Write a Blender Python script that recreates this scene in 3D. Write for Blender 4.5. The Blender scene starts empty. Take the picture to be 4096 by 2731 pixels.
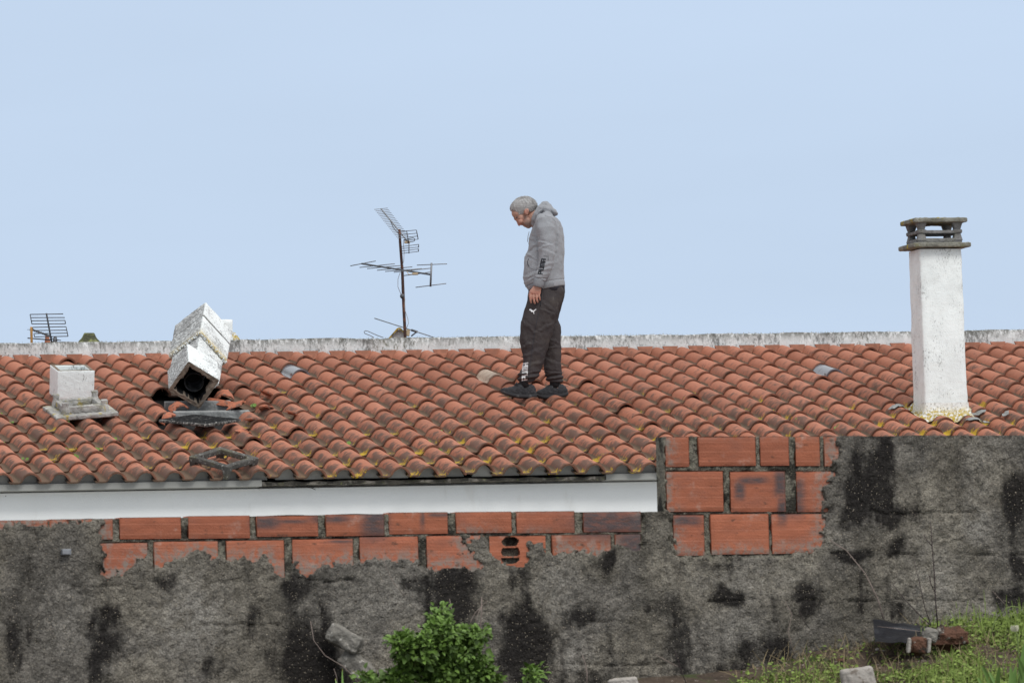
import bpy, bmesh, math, random
import numpy as np
from mathutils import Vector, Matrix, noise as mn
from mathutils.bvhtree import BVHTree
rad = math.radians
sc = bpy.context.scene
# ------------------------------------------------------------------ camera
F_PX, PITCH, ROLL = 32138.0, 0.05723, 0.02314          # focal length in photo pixels (4096 wide)
fw = np.array([0, math.cos(PITCH), math.sin(PITCH)])
r0 = np.array([1.0, 0, 0]); u0 = np.cross(r0, fw)
cr = math.cos(ROLL)*r0 - math.sin(ROLL)*u0
cu = math.sin(ROLL)*r0 + math.cos(ROLL)*u0
cam_d = bpy.data.cameras.new("camera"); cam = bpy.data.objects.new("camera", cam_d)
sc.collection.objects.link(cam); sc.camera = cam
mw = Matrix.Identity(4)
for i, v in enumerate((cr, cu, -fw)):
    for j in range(3): mw[j][i] = v[j]
cam.matrix_world = mw
cam_d.sensor_width = 36.0; cam_d.lens = 36.0*F_PX/4096.0
cam_d.clip_start = 0.5; cam_d.clip_end = 6000
cam_d.dof.use_dof = True; cam_d.dof.focus_distance = 69.0; cam_d.dof.aperture_fstop = 22.0
# ------------------------------------------------------------------ world, sun, exposure
SUN_EL, SUN_AZ = rad(52), rad(150)     # azimuth clockwise from +Y
w = bpy.data.worlds.new("World"); sc.world = w; w.use_nodes = True
nt = w.node_tree; nt.nodes.clear()
sky = nt.nodes.new('ShaderNodeTexSky'); sky.sky_type = 'NISHITA'; sky.sun_disc = False
sky.sun_elevation = SUN_EL; sky.sun_rotation = SUN_AZ; sky.air_density = 1.0; sky.dust_density = 1.0
sm = nt.nodes.new('ShaderNodeVectorMath'); sm.operation = 'SCALE'; sm.inputs['Scale'].default_value = 0.10
nt.links.new(sky.outputs[0], sm.inputs[0])
tc = nt.nodes.new('ShaderNodeTexCoord'); sx = nt.nodes.new('ShaderNodeSeparateXYZ'); nt.links.new(tc.outputs['Generated'], sx.inputs[0])
rp = nt.nodes.new('ShaderNodeValToRGB'); nt.links.new(sx.outputs['Z'], rp.inputs[0])
rp.color_ramp.elements[0].position = 0.03; rp.color_ramp.elements[0].color = (0.55, 0.682, 0.885, 1)
rp.color_ramp.elements[1].position = 0.16; rp.color_ramp.elements[1].color = (0.60, 0.725, 0.92, 1)
e = rp.color_ramp.elements.new(0.34); e.color = (.93, .94, .955, 1)
nz = nt.nodes.new('ShaderNodeTexNoise'); nz.inputs['Scale'].default_value = 9; nz.inputs['Detail'].default_value = 4
mp = nt.nodes.new('ShaderNodeMapping'); mp.inputs['Scale'].default_value = (1, 1, 5); nt.links.new(tc.outputs['Generated'], mp.inputs[0]); nt.links.new(mp.outputs[0], nz.inputs[0])
mr = nt.nodes.new('ShaderNodeMapRange'); mr.inputs[1].default_value = .3; mr.inputs[2].default_value = .7; mr.inputs[3].default_value = .972; mr.inputs[4].default_value = 1.03
nt.links.new(nz.outputs[0], mr.inputs[0])
s2 = nt.nodes.new('ShaderNodeVectorMath'); s2.operation = 'SCALE'; nt.links.new(rp.outputs[0], s2.inputs[0]); nt.links.new(mr.outputs[0], s2.inputs['Scale'])
mx = nt.nodes.new('ShaderNodeMixRGB'); mx.inputs[0].default_value = 0.88
nt.links.new(sm.outputs[0], mx.inputs[1]); nt.links.new(s2.outputs[0], mx.inputs[2])
bg = nt.nodes.new('ShaderNodeBackground'); bg.inputs[1].default_value = 1.0; nt.links.new(mx.outputs[0], bg.inputs[0])
wo = nt.nodes.new('ShaderNodeOutputWorld'); nt.links.new(bg.outputs[0], wo.inputs[0])
sd = bpy.data.lights.new("sun", 'SUN'); so = bpy.data.objects.new("sun", sd); sc.collection.objects.link(so)
sd.energy = 1.95; sd.angle = rad(20); sd.color = (1.0, 0.98, 0.955)
sdir = Vector((math.sin(SUN_AZ)*math.cos(SUN_EL), math.cos(SUN_AZ)*math.cos(SUN_EL), math.sin(SUN_EL)))
so.rotation_euler = sdir.to_track_quat('Z', 'Y').to_euler()
sc.view_settings.view_transform = 'Standard'; sc.view_settings.look = 'None'; sc.view_settings.exposure = 0.0; sc.view_settings.gamma = 1.0
sc.view_settings.use_curve_mapping = False
# ------------------------------------------------------------------ measuring helpers (photo pixel -> point in the place)
def ray(px, py): return fw + cr*(px-2048)/F_PX - cu*(py-1365.5)/F_PX
def proj(P):
    P = np.asarray(P); z = P@fw
    return 2048+F_PX*(P@cr)/z, 1365.5-F_PX*(P@cu)/z
def at(px, py, depth): return ray(px, py)*depth
def hitp(P0, N, px, py):
    d = ray(px, py); return d*((P0@N)/(d@N))
PSI, TILT = 0.27596, 0.00596
ROOF_W, ROOF_L, NC = 0.2344, 0.3847, 14
RT = ROOF_L*NC
Rr = np.array([math.cos(PSI)*math.cos(TILT), math.sin(PSI)*math.cos(TILT), math.sin(TILT)])
Dh = np.array([math.sin(PSI), -math.cos(PSI), 0.0])
ROOF_O = at(2048, 1427, 70.6)
A0, A1 = rad(11.6), rad(15.4)
def slope(t):                                    # down-slope profile, gently sagging
    n = 24; tt = np.linspace(0, 1, n+1)*t; a = A0+(A1-A0)*(tt/RT)
    return np.trapz(np.cos(a), tt) if t else 0.0, -(np.trapz(np.sin(a), tt) if t else 0.0)
_T = np.linspace(-0.6, RT+0.6, 400); _S = [slope(t) if t > 0 else (t*math.cos(A0), -t*math.sin(A0)) for t in _T]
_SX = np.array([a for a, b in _S]); _SZ = np.array([b for a, b in _S])
def roofp(s, t, n=0.0):
    s = np.asarray(s, float); t = np.asarray(t, float); n = np.asarray(n, float)
    a = A0+(A1-A0)*t/RT; x = np.interp(t, _T, _SX)+np.sin(a)*n; z = np.interp(t, _T, _SZ)+np.cos(a)*n
    return ROOF_O + s[..., None]*Rr + x[..., None]*Dh + z[..., None]*np.array([0, 0, 1.0])
def roof_st(px, py, n=0.035):                    # where on the roof a photo pixel lies
    s, t = (px-2048)/450.0, 2.8
    for _ in range(12):
        x, y = proj(roofp(s, t, n)); x1, y1 = proj(roofp(s+.01, t, n)); x2, y2 = proj(roofp(s, t+.01, n))
        J = np.array([[x1-x, x2-x], [y1-y, y2-y]])/.01
        d = np.linalg.solve(J, [px-x, py-y]); s += d[0]; t += d[1]
    return float(s), float(t)
def RP(px, py, n=0.035):
    s, t = roof_st(px, py, n); return roofp(s, t, n)
WPSI = rad(20.0); WALL_O = at(2048, 2200, 39.4)
Wr = np.array([math.cos(WPSI), math.sin(WPSI), 0.0]); Wn = np.array([math.sin(WPSI), -math.cos(WPSI), 0.0])  # Wn faces camera
UP = np.array([0, 0, 1.0])
def wallp(a, b, n=0.0):
    a = np.asarray(a, float); b = np.asarray(b, float); n = np.asarray(n, float)
    return WALL_O + a[..., None]*Wr + b[..., None]*UP + n[..., None]*Wn
def wall_ab(px, py):
    P = hitp(WALL_O, Wn, px, py)-WALL_O; return float(P@Wr), float(P[2])
# ------------------------------------------------------------------ numpy noise
def _h(ix, iy, seed):
    n = (ix.astype(np.int64)*374761393 + iy.astype(np.int64)*668265263 + seed*1442695041) & 0xffffffff
    n = ((n ^ (n >> 13))*1274126177) & 0xffffffff
    return ((n ^ (n >> 16)) & 0xffff)/65535.0
def vn(x, y, seed=0):
    x = np.asarray(x, float); y = np.asarray(y, float)
    ix = np.floor(x); iy = np.floor(y); fx = x-ix; fy = y-iy; fx = fx*fx*(3-2*fx); fy = fy*fy*(3-2*fy)
    a = _h(ix, iy, seed); b = _h(ix+1, iy, seed); c = _h(ix, iy+1, seed); d = _h(ix+1, iy+1, seed)
    return (a*(1-fx)+b*fx)*(1-fy)+(c*(1-fx)+d*fx)*fy
def fbm(x, y, seed=0, o=4):
    s = 0; a = .5; t = 0
    for i in range(o):
        s = s+a*vn(x*2**i, y*2**i, seed+i*17); t += a; a *= .5
    return s/t
def sstep(a, b, x):
    t = np.clip((x-a)/(b-a), 0, 1); return t*t*(3-2*t)
# ------------------------------------------------------------------ objects
COL = sc.collection
def tag(o, label=None, cat=None, group=None, kind=None):
    if label: o['label'] = label
    if cat: o['category'] = cat
    if group: o['group'] = group
    if kind: o['kind'] = kind
    return o
def empty(name, loc, label, cat, group=None):
    o = bpy.data.objects.new(name, None); COL.objects.link(o); o.location = tuple(loc); o.empty_display_size = .1
    return tag(o, label, cat, group)
def rootloc(o):
    while o.parent: o = o.parent
    return np.array(o.location)
class MB:
    def __init__(s): s.v = []; s.f = []; s.n = 0; s.at = {}
    def add(s, V, Fc, **attr):
        V = np.asarray(V, float).reshape(-1, 3)
        s.v.append(V); s.f += [tuple(int(i)+s.n for i in f) for f in Fc]
        for k in set(list(attr)+list(s.at)):
            L = s.at.setdefault(k, [np.zeros(s.n)] if s.n else [])
            L.append(np.broadcast_to(np.asarray(attr.get(k, 0.0), float), (len(V),)).copy())
        s.n += len(V); return s
    def V(s): return np.concatenate(s.v) if s.v else np.zeros((0, 3))
    def build(s, name, mat, parent=None, smooth=True, loc=None, weld=0, sharp=None):
        V = s.V()
        if parent is not None: base = rootloc(parent)
        elif loc is not None: base = np.array(loc, float)
        else: base = np.array([V[:, 0].mean(), V[:, 1].mean(), V[:, 2].min()])
        me = bpy.data.meshes.new(name); me.from_pydata((V-base).tolist(), [], s.f)
        for k, L in s.at.items():
            a = me.attributes.new(k, 'FLOAT', 'POINT'); a.data.foreach_set('value', np.concatenate(L).astype(np.float32))
        if weld:
            bm = bmesh.new(); bm.from_mesh(me); bmesh.ops.remove_doubles(bm, verts=bm.verts, dist=weld); bm.to_mesh(me); bm.free()
        me.polygons.foreach_set('use_smooth', [smooth]*len(me.polygons))
        if sharp is not None: me.set_sharp_from_angle(angle=rad(sharp))
        me.update()
        o = bpy.data.objects.new(name, me); COL.objects.link(o)
        if mat: me.materials.append(mat)
        if parent is not None: o.parent = parent
        else: o.location = tuple(base)
        return o
def grid_faces(nu, nv, closed=False, off=0):
    f = []
    for j in range(nv-1):
        for i in range(nu if closed else nu-1):
            a = j*nu+i; b = j*nu+(i+1) % nu
            f.append((off+a, off+b, off+b+nu, off+a+nu))
    return f
def frame(d):
    d = np.array(d, float); d /= np.linalg.norm(d)+1e-12
    h = np.array([0, 0, 1.0]) if abs(d[2]) < .9 else np.array([1.0, 0, 0])
    a = np.cross(d, h); a /= np.linalg.norm(a); return a, np.cross(d, a), d
def tube(mb, pts, r, n=6, **attr):
    pts = [np.array(p, float) for p in pts]; k = len(pts)
    rr = r if hasattr(r, '__len__') else [r]*k
    V = []; ref = None
    for i, p in enumerate(pts):
        d = (pts[min(i+1, k-1)]-pts[max(i-1, 0)]); d /= np.linalg.norm(d)+1e-12
        if ref is None: a, b, _ = frame(d)
        else:
            a = ref-d*(ref@d); a /= np.linalg.norm(a)+1e-12; b = np.cross(d, a)
        ref = a
        for q in range(n):
            t = 2*math.pi*q/n; V.append(p+(a*math.cos(t)+b*math.sin(t))*rr[i])
    F = grid_faces(n, k, True)+[tuple(range(n))[::-1], tuple(range((k-1)*n, k*n))]
    mb.add(V, F, **attr)
def rings(mb, R, n=24, cap=True, **attr):        # R: list of (centre, vec_a, vec_b, power)
    V = []
    for c, a, b, p in R:
        for q in range(n):
            t = 2*math.pi*q/n; ct, st = math.cos(t), math.sin(t)
            x = math.copysign(abs(ct)**(2/p), ct); y = math.copysign(abs(st)**(2/p), st)
            V.append(np.array(c)+np.array(a)*x+np.array(b)*y)
    k = len(R); F = grid_faces(n, k, True)
    if cap: F += [tuple(range(n))[::-1], tuple(range((k-1)*n, k*n))]
    mb.add(V, F, **attr)
def ellip(mb, c, r, rot=None, nu=16, nv=10, **attr):
    V = []
    for j in range(nv+1):
        ph = math.pi*j/nv
        for i in range(nu):
            th = 2*math.pi*i/nu; p = np.array([r[0]*math.sin(ph)*math.cos(th), r[1]*math.sin(ph)*math.sin(th), r[2]*math.cos(ph)])
            V.append(np.array(c)+(np.array(rot)@p if rot is not None else p))
    mb.add(V, grid_faces(nu, nv+1, True), **attr)
def rotm(ax, ang): return np.array(Matrix.Rotation(ang, 3, ax))
def yawm(a): return rotm('Z', a)
def rbox(mb, c, size, M=None, r=.006, cell=.03, amp=.0, fq=30.0, chip=0.0, seed=0, **attr):
    """box with rounded, worn edges; M columns are its axes"""
    h = np.array(size)/2.0; c = np.array(c, float); M = np.eye(3) if M is None else np.array(M)
    r = min(r, h.min()*.95)
    for ax in range(3):
        u, v = [(1, 2), (2, 0), (0, 1)][ax]
        nu = max(2, min(70, int(size[u]/cell)+2)); nv = max(2, min(70, int(size[v]/cell)+2))
        def lin(hh, n):
            L = np.linspace(-1, 1, n)*hh
            if r < hh*.9: L = np.unique(np.concatenate([L, [-hh+r, hh-r, -hh+r*.4, hh-r*.4]]))
            return L
        U = lin(h[u], nu); W = lin(h[v], nv); gu, gv = np.meshgrid(U, W)
        for sg in (-1, 1):
            P = np.zeros((gu.size, 3)); P[:, u] = gu.ravel(); P[:, v] = gv.ravel(); P[:, ax] = sg*h[ax]
            inner = np.clip(P, -(h-r), h-r); d = P-inner; L = np.linalg.norm(d, axis=1, keepdims=True)+1e-9; d /= L
            P = inner+d*r
            if amp or chip:
                q = P*fq+seed*13.7
                nn = np.array([mn.fractal(Vector(x), 1.0, 2.0, 3) for x in q])
                edge = (np.sum(np.abs(P) > (h-r*1.2-.004), axis=1) > 1)
                P = P+d*(amp*nn)[:, None]-d*(chip*np.clip(nn+.1, 0, 1)*edge)[:, None]
            F = grid_faces(len(U), len(W))
            if sg < 0: F = [f[::-1] for f in F]
            mb.add(c+P@M.T, F, **attr)
def axes(yaw=0, pitch=0, roll=0): return yawm(yaw)@rotm('X', pitch)@rotm('Y', roll)
def instant(o, mods):                             # bake modifiers without operators
    for m in mods:
        md = o.modifiers.new(m[0], m[0])
        for k, v in m[1].items(): setattr(md, k, v)
    dg = bpy.context.evaluated_depsgraph_get(); dg.update()
    me = bpy.data.meshes.new_from_object(o.evaluated_get(dg)); old = o.data; o.modifiers.clear(); o.data = me
    me.name = old.name; bpy.data.meshes.remove(old)
    me.polygons.foreach_set('use_smooth', [True]*len(me.polygons)); return o
def mverts(o):
    a = np.zeros(len(o.data.vertices)*3, np.float32); o.data.vertices.foreach_get('co', a); return a.reshape(-1, 3).astype(float)
def mnorm(o):
    a = np.zeros(len(o.data.vertices)*3, np.float32); o.data.vertices.foreach_get('normal', a); return a.reshape(-1, 3).astype(float)
def setverts(o, V): o.data.vertices.foreach_set('co', V.astype(np.float32).ravel()); o.data.update()
def setattr_(o, k, val):
    a = o.data.attributes.new(k, 'FLOAT', 'POINT'); a.data.foreach_set('value', np.asarray(val, np.float32))
# ------------------------------------------------------------------ materials
class Mat:
    def __init__(s, name, base, rough=.85, spec=.3, metal=0.0):
        s.m = bpy.data.materials.new(name); s.m.use_nodes = True; s.t = s.m.node_tree; s.N = s.t.nodes
        s.b = s.N['Principled BSDF']; s.b.inputs['Roughness'].default_value = rough
        s.b.inputs['Specular IOR Level'].default_value = spec; s.b.inputs['Metallic'].default_value = metal
        s.co = s.N.new('ShaderNodeTexCoord').outputs['Object']
        rgb = s.N.new('ShaderNodeRGB'); rgb.outputs[0].default_value = (*base, 1); s.c = rgb.outputs[0]; s.h = None
    def L(s, a, b): s.t.links.new(a, b)
    def map(s, sc_=(1, 1, 1), rot=(0, 0, 0)):
        m = s.N.new('ShaderNodeMapping'); m.inputs['Scale'].default_value = sc_; m.inputs['Rotation'].default_value = rot; s.L(s.co, m.inputs[0]); return m.outputs[0]
    def attr(s, k): a = s.N.new('ShaderNodeAttribute'); a.attribute_name = k; return a.outputs['Fac']
    def math(s, op, a, b=0.0, clamp=False):
        m = s.N.new('ShaderNodeMath'); m.operation = op; m.use_clamp = clamp
        for i, x in enumerate((a, b)):
            if isinstance(x, (int, float)): m.inputs[i].default_value = x
            else: s.L(x, m.inputs[i])
        return m.outputs[0]
    def rng(s, x, lo, hi, a=0.0, b=1.0):
        m = s.N.new('ShaderNodeMapRange'); m.interpolation_type = 'SMOOTHSTEP'
        s.L(x, m.inputs[0]); m.inputs[1].default_value = lo; m.inputs[2].default_value = hi; m.inputs[3].default_value = a; m.inputs[4].default_value = b
        return m.outputs[0]
    def noise(s, scale, detail=4, vec=None, rough=.55, dist=0):
        n = s.N.new('ShaderNodeTexNoise'); n.inputs['Scale'].default_value = scale; n.inputs['Detail'].default_value = detail
        n.inputs['Roughness'].default_value = rough; n.inputs['Distortion'].default_value = dist
        s.L(vec if vec is not None else s.co, n.inputs['Vector']); return n.outputs['Fac']
    def voro(s, scale, vec=None):
        n = s.N.new('ShaderNodeTexVoronoi'); n.inputs['Scale'].default_value = scale; s.L(vec if vec is not None else s.co, n.inputs['Vector']); return n.outputs['Distance']
    def comb(s, x, y, z=0.0):
        n = s.N.new('ShaderNodeCombineXYZ')
        for i, v in enumerate((x, y, z)):
            if isinstance(v, (int, float)): n.inputs[i].default_value = v
            else: s.L(v, n.inputs[i])
        return n.outputs[0]
    def mix(s, fac, col):
        m = s.N.new('ShaderNodeMixRGB')
        if isinstance(fac, (int, float)): m.inputs[0].default_value = fac
        else: s.L(fac, m.inputs[0])
        s.L(s.c, m.inputs[1])
        if isinstance(col, tuple): m.inputs[2].default_value = (*col, 1)
        else: s.L(col, m.inputs[2])
        s.c = m.outputs[0]; return s
    def mul(s, v):
        m = s.N.new('ShaderNodeVectorMath'); m.operation = 'SCALE'; s.L(s.c, m.inputs[0]); s.L(v, m.inputs['Scale']); s.c = m.outputs[0]; return s
    def spots(s, scale, lo, hi, col, detail=5, amt=1.0, vec=None, rough=.6):
        f = s.rng(s.noise(scale, detail, vec, rough), lo, hi, 0, amt); return s.mix(f, col)
    def var(s, scale, lo, hi, vec=None, detail=4): return s.mul(s.rng(s.noise(scale, detail, vec), .3, .7, lo, hi))
    def bump(s, h, dist=.004, strength=1.0):
        b = s.N.new('ShaderNodeBump'); b.inputs['Distance'].default_value = dist; b.inputs['Strength'].default_value = strength
        s.L(h, b.inputs['Height'])
        if s.h is not None: s.L(s.h, b.inputs['Normal'])
        s.h = b.outputs[0]; return s
    def done(s):
        s.L(s.c, s.b.inputs['Base Color'])
        if s.h is not None: s.L(s.h, s.b.inputs['Normal'])
        return s.m
def simple(name, base, rough=.8, v=(.8, 1.15), vs=12, bs=60, bd=.002, spec=.3, metal=0):
    m = Mat(name, base, rough, spec, metal); m.var(vs, *v); m.bump(m.noise(bs, 4), bd); return m.done()
#@@MATERIALS
# roof tiles: u = across tile (0..1 of pitch), v = along (0 tail .. 1 nose), rnd per tile, crs = course fraction, rim = nose band
m = Mat('terracotta_tile', (.385, .150, .090), .82, .25)
u, v, rnd, crs, rim, lich = [m.attr(k) for k in ('tu', 'tv', 'rnd', 'crs', 'rim', 'lich')]
m.mix(m.rng(rnd, .0, 1.0, 0, .42), (.43, .19, .125))
m.mul(m.rng(m.math('FRACT', m.math('MULTIPLY', rnd, 7.31)), 0, 1, .86, 1.10))
m.var(26, .93, 1.07)
strv = m.comb(m.math('MULTIPLY', v, 34.0), m.math('MULTIPLY', u, 4.0), m.math('MULTIPLY', rnd, 91.0))
st = m.noise(1.0, 5, strv, .65)
bl = m.noise(3.4, 4, m.comb(m.math('MULTIPLY', v, 1.2), m.math('MULTIPLY', u, 1.3), m.math('MULTIPLY', rnd, 57.0)), .5)
flank = m.math('MULTIPLY', m.rng(u, .16, .27), m.rng(u, .70, .36))           # dirt on the left flank and over the crest
low = m.rng(v, .12, .50)
g = m.math('ADD', m.math('MULTIPLY', m.math('MULTIPLY', flank, low), m.rng(crs, .0, 1.0, .12, .74)), m.math('MULTIPLY', m.math('SUBTRACT', st, .5), 2.6))
g = m.math('ADD', g, m.math('MULTIPLY', m.math('SUBTRACT', bl, .5), 1.5))
g = m.math('ADD', g, m.math('MULTIPLY', m.math('SUBTRACT', m.math('FRACT', m.math('MULTIPLY', rnd, 13.7)), .5), .34))
m.mix(m.rng(g, .38, .66, 0, .80), (.080, .064, .052))
pan = m.rng(u, .31, .21)                                                        # silt in the pans
pg = m.math('ADD', m.math('MULTIPLY', pan, m.rng(v, .0, .5, .55, 1.0)), m.math('MULTIPLY', m.math('SUBTRACT', m.noise(30, 5), .5), .9))
m.mix(m.rng(pg, .32, .64, 0, .88), (.105, .082, .055))
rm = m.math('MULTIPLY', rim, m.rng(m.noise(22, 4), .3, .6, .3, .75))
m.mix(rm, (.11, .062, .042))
m.mix(m.math('MULTIPLY', m.rng(m.voro(70), .16, .05), m.rng(m.noise(14), .56, .66, 0, .75)), (.52, .50, .45))
lf = m.math('MULTIPLY', m.rng(m.math('ADD', lich, m.math('MULTIPLY', m.math('SUBTRACT', m.noise(34, 6, None, .75), .5), 2.6)), .62, .70), .93)
m.mix(lf, (.50, .34, .025))
m.bump(m.noise(170, 4), .0022); m.bump(g, .001)
M_TILE = m.done()
m = Mat('pale_tile', (.46, .37, .29), .85); m.var(14, .85, 1.1); m.spots(30, .52, .7, (.3, .2, .15)); m.bump(m.noise(150), .002); M_PALE = m.done()
m = Mat('broken_clay', (.46, .165, .095), .9); m.var(40, .75, 1.15); m.spots(20, .5, .62, (.17, .11, .085)); m.bump(m.noise(120, 4), .004); M_CLAY = m.done()
m = Mat('glass_tile', (.20, .22, .25), .15, .8); m.b.inputs['Transmission Weight'].default_value = .2; m.b.inputs['Alpha'].default_value = 1
m.spots(16, .5, .75, (.13, .14, .15)); M_GLASST = m.done()
def whitewash(name, amt=.55, green=.3, base=(.74, .74, .745), vs=1.0, dark=(.09, .09, .085), lich=0.0, streak=(1, 1, .45)):
    m = Mat(name, base, .9, .2); m.var(5, .93, 1.04)
    vec = m.map(streak)
    big = m.noise(3.2*vs, 4, vec, .6)
    fine = m.noise(48*vs, 6, vec, .75)
    k = m.math('ADD', m.math('MULTIPLY', big, .55), m.math('MULTIPLY', fine, .75))
    m.mix(m.rng(k, .60+.16*(1-amt), .76+.12*(1-amt), 0, .80), dark)
    m.mix(m.math('MULTIPLY', m.rng(m.voro(55*vs), .26, .10), m.rng(m.noise(9*vs, 3), .46, .62, 0, .7*min(1, amt*1.5))), dark)
    m.mix(m.rng(m.noise(11*vs, 5), .52, .75, 0, .3*amt), (.42, .41, .37))
    if green: m.mix(m.math('MULTIPLY', m.rng(m.noise(2.3, 4), .5, .68), m.rng(fine, .5, .62, 0, green)), (.14, .14, .06))
    if lich: m.mix(m.math('MULTIPLY', m.attr('lich'), m.rng(m.noise(38, 5, None, .7), .5-.2*lich, .56-.15*lich)), (.47, .34, .06))
    m.bump(m.noise(110, 5), .004); m.bump(m.noise(18, 3), .004)
    return m
m = whitewash('mouldy_whitewash', .80, .5, (.68, .70, .69)); m.mix(m.math('MULTIPLY', m.math('POWER', m.attr('edge'), 1.5), m.rng(m.noise(26, 6, m.map((1, 1, .6)), .75), .36, .56, 0, .9)), (.085, .085, .07)); M_RIDGE = m.done()
M_CHIM = whitewash('chimney_whitewash', .36, .0, (.82, .855, .835), 1.8).done()
M_BOX = whitewash('box_whitewash', .50, .0, (.82, .865, .85), 1.8).done()
m = whitewash('toppled_whitewash', .9, .0, (.82, .855, .84), 1.15, (.16, .16, .16), lich=.7, streak=(1, 1, 1)); m.mix(m.math('MULTIPLY', m.attr('dirt'), m.rng(m.noise(30, 5, m.map((1, 1, 2.2), (0, .6, 0)), .7), .38, .58, .25, .85)), (.16, .16, .155)); M_TOPPLE = m.done()
m = Mat('flashing_membrane', (.74, .74, .71), .8); m.mix(m.math('MULTIPLY', m.attr('lich'), m.rng(m.noise(34, 6, None, .75), .44, .53)), (.45, .32, .03))
m.spots(60, .56, .66, (.25, .24, .2)); m.bump(m.math('SINE', m.math('ADD', m.math('MULTIPLY', m.attr('tu'), 60.0), m.math('MULTIPLY', m.noise(8), 30.0))), .001); m.bump(m.noise(60), .006); M_FLASH = m.done()
def concrete(name, base=(.30, .29, .27), dark=.5, moss=.35, yel=.5, white=0.3, bs=80):
    m = Mat(name, base, .93, .2); m.var(7, .75, 1.15); m.spots(22, .5, .66, (.07, .068, .062), 6, dark)
    m.spots(45, .56, .66, (.55, .54, .50), 5, white); m.spots(9, .52, .62, (.14, .13, .05), 5, moss); m.spots(13, .58, .64, (.42, .32, .04), 6, yel)
    m.bump(m.noise(bs, 6, None, .7), .008); m.bump(m.voro(60), .003); return m.done()
M_CONC = concrete('lichen_concrete', (.42, .41, .385), .45, .4, .6, .4); M_CAP = concrete('grey_concrete', (.21, .205, .20), .35, .15, .0, .1)
M_CAPSLAB = concrete('mossy_slab_concrete', (.22, .215, .18), .4, .6, 1.0, .25)
M_CURB = concrete('clean_grey_concrete', (.33, .34, .33), .25, .0, .0, .25, 60)
M_DARKC = concrete('weathered_dark_concrete', (.095, .09, .082), .7, .3, .0, .5)
M_FRACT = concrete('broken_mortar_edge', (.24, .19, .145), .35, .0, .0, .2, 90)
m = Mat('soot', (.018, .018, .018), .95, .1); m.spots(40, .5, .65, (.05, .05, .05)); m.bump(m.noise(60, 6, None, .75), .02); M_SOOT = m.done()
m = Mat('sooty_slab', (.20, .195, .18), .95, .1); m.spots(40, .42, .55, (.05, .05, .048)); m.spots(60, .58, .66, (.5, .49, .45)); m.bump(m.noise(70, 5), .006); M_SLABE = m.done()
m = Mat('flue_metal', (.10, .105, .11), .6, .4, .3); m.spots(18, .4, .6, (.03, .03, .03)); M_FLUE = m.done()
m = Mat('white_wall_paint', (.76, .77, .755), .85, .2); m.var(2.0, .97, 1.02); m.spots(6, .60, .75, (.62, .61, .57), 4, .4, m.map((1, 1, .3)))
m.mix(m.math('MULTIPLY', m.rng(m.voro(2.2), .014, .007), .8), (.15, .14, .12)); m.bump(m.noise(90), .002); M_WHITE = m.done()
m = Mat('grey_fascia', (.28, .28, .26), .85); m.var(6, .9, 1.05); m.spots(14, .56, .7, (.25, .24, .22), 5, .5); m.bump(m.noise(80), .003); M_FASC = m.done()
m = Mat('rotten_fascia', (.06, .055, .045), .95); m.spots(14, .5, .6, (.22, .20, .17), 6, .8); m.spots(30, .6, .68, (.12, .13, .05)); m.bump(m.noise(60, 5), .015); M_ROT = m.done()
# hollow clay bricks of the block wall
m = Mat('hollow_brick', (.43, .148, .082), .85, .2)
rnd = m.attr('rnd'); m.mix(m.rng(rnd, 0, 1, 0, .45), (.44, .15, .09)); m.mul(m.rng(m.math('FRACT', m.math('MULTIPLY', rnd, 5.7)), 0, 1, .80, 1.02))
bv = m.attr('bv'); line = m.math('SINE', m.math('MULTIPLY', bv, 2*math.pi*26.0))
m.mul(m.rng(m.math('ADD', line, m.math('MULTIPLY', m.noise(14, 3, m.map((1, 1, 8))), 1.6)), -.6, 1.6, .95, 1.03)); m.bump(line, .0004)
m.mix(m.math('MULTIPLY', m.rng(m.math('ABSOLUTE', m.math('SUBTRACT', m.math('FRACT', m.math('MULTIPLY', bv, 4.0)), .5)), .06, .02), .4), (.60, .25, .16))
m.var(9, .88, 1.08, m.map((1, 1, 4)))
m.spots(10, .58, .75, (.50, .40, .34), 5, .5); m.spots(5, .5, .68, (.30, .12, .08), 4, .55, m.map((1, 1, 2.5)))
m.mix(m.math('MULTIPLY', m.attr('smear'), m.rng(m.noise(34, 6, None, .7), .40, .60, 0, .92)), (.25, .235, .205)); m.mix(m.math('MULTIPLY', m.attr('burn'), m.rng(m.noise(20, 4, m.map((1, 1, 3))), .25, .6, .55, .95)), (.085, .075, .078))
m.spots(16, .60, .72, (.10, .06, .045), 5, .75, m.map((1, 1, 2))); m.bump(m.noise(90, 4), .003); M_BRICK = m.done()
m = Mat('cement_render', (.285, .258, .210), .95, .15)
stn = m.attr('stain'); mor = m.attr('mortar'); lit = m.attr('pale')
m.mix(m.rng(m.noise(2.1, 3), .45, .6), (.25, .23, .198))
m.var(13, .70, 1.22); m.var(2.6, .72, 1.25); m.mix(m.math('MULTIPLY', lit, m.rng(m.noise(16, 5), .32, .60)), (.44, .41, .36))
m.spots(36, .5, .66, (.10, .095, .085), 6, .55)
sv = m.noise(5.0, 6, m.map((1, 1, .5)), .7)
drip = m.noise(7.0, 4, m.map((1, 1, .10)), .6)
k = m.math('ADD', stn, m.math('MULTIPLY', m.math('SUBTRACT', sv, .5), 2.5))
k = m.math('ADD', k, m.math('MULTIPLY', m.math('SUBTRACT', drip, .5), 1.3))
k = m.math('ADD', k, m.math('MULTIPLY', m.math('SUBTRACT', m.noise(1.7, 3, m.map((1, 1, .7))), .5), 1.2))
k = m.math('SUBTRACT', k, m.math('MULTIPLY', lit, .22))
m.mix(m.rng(k, .14, .68, 0, .93), (.026, .023, .022))
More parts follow.
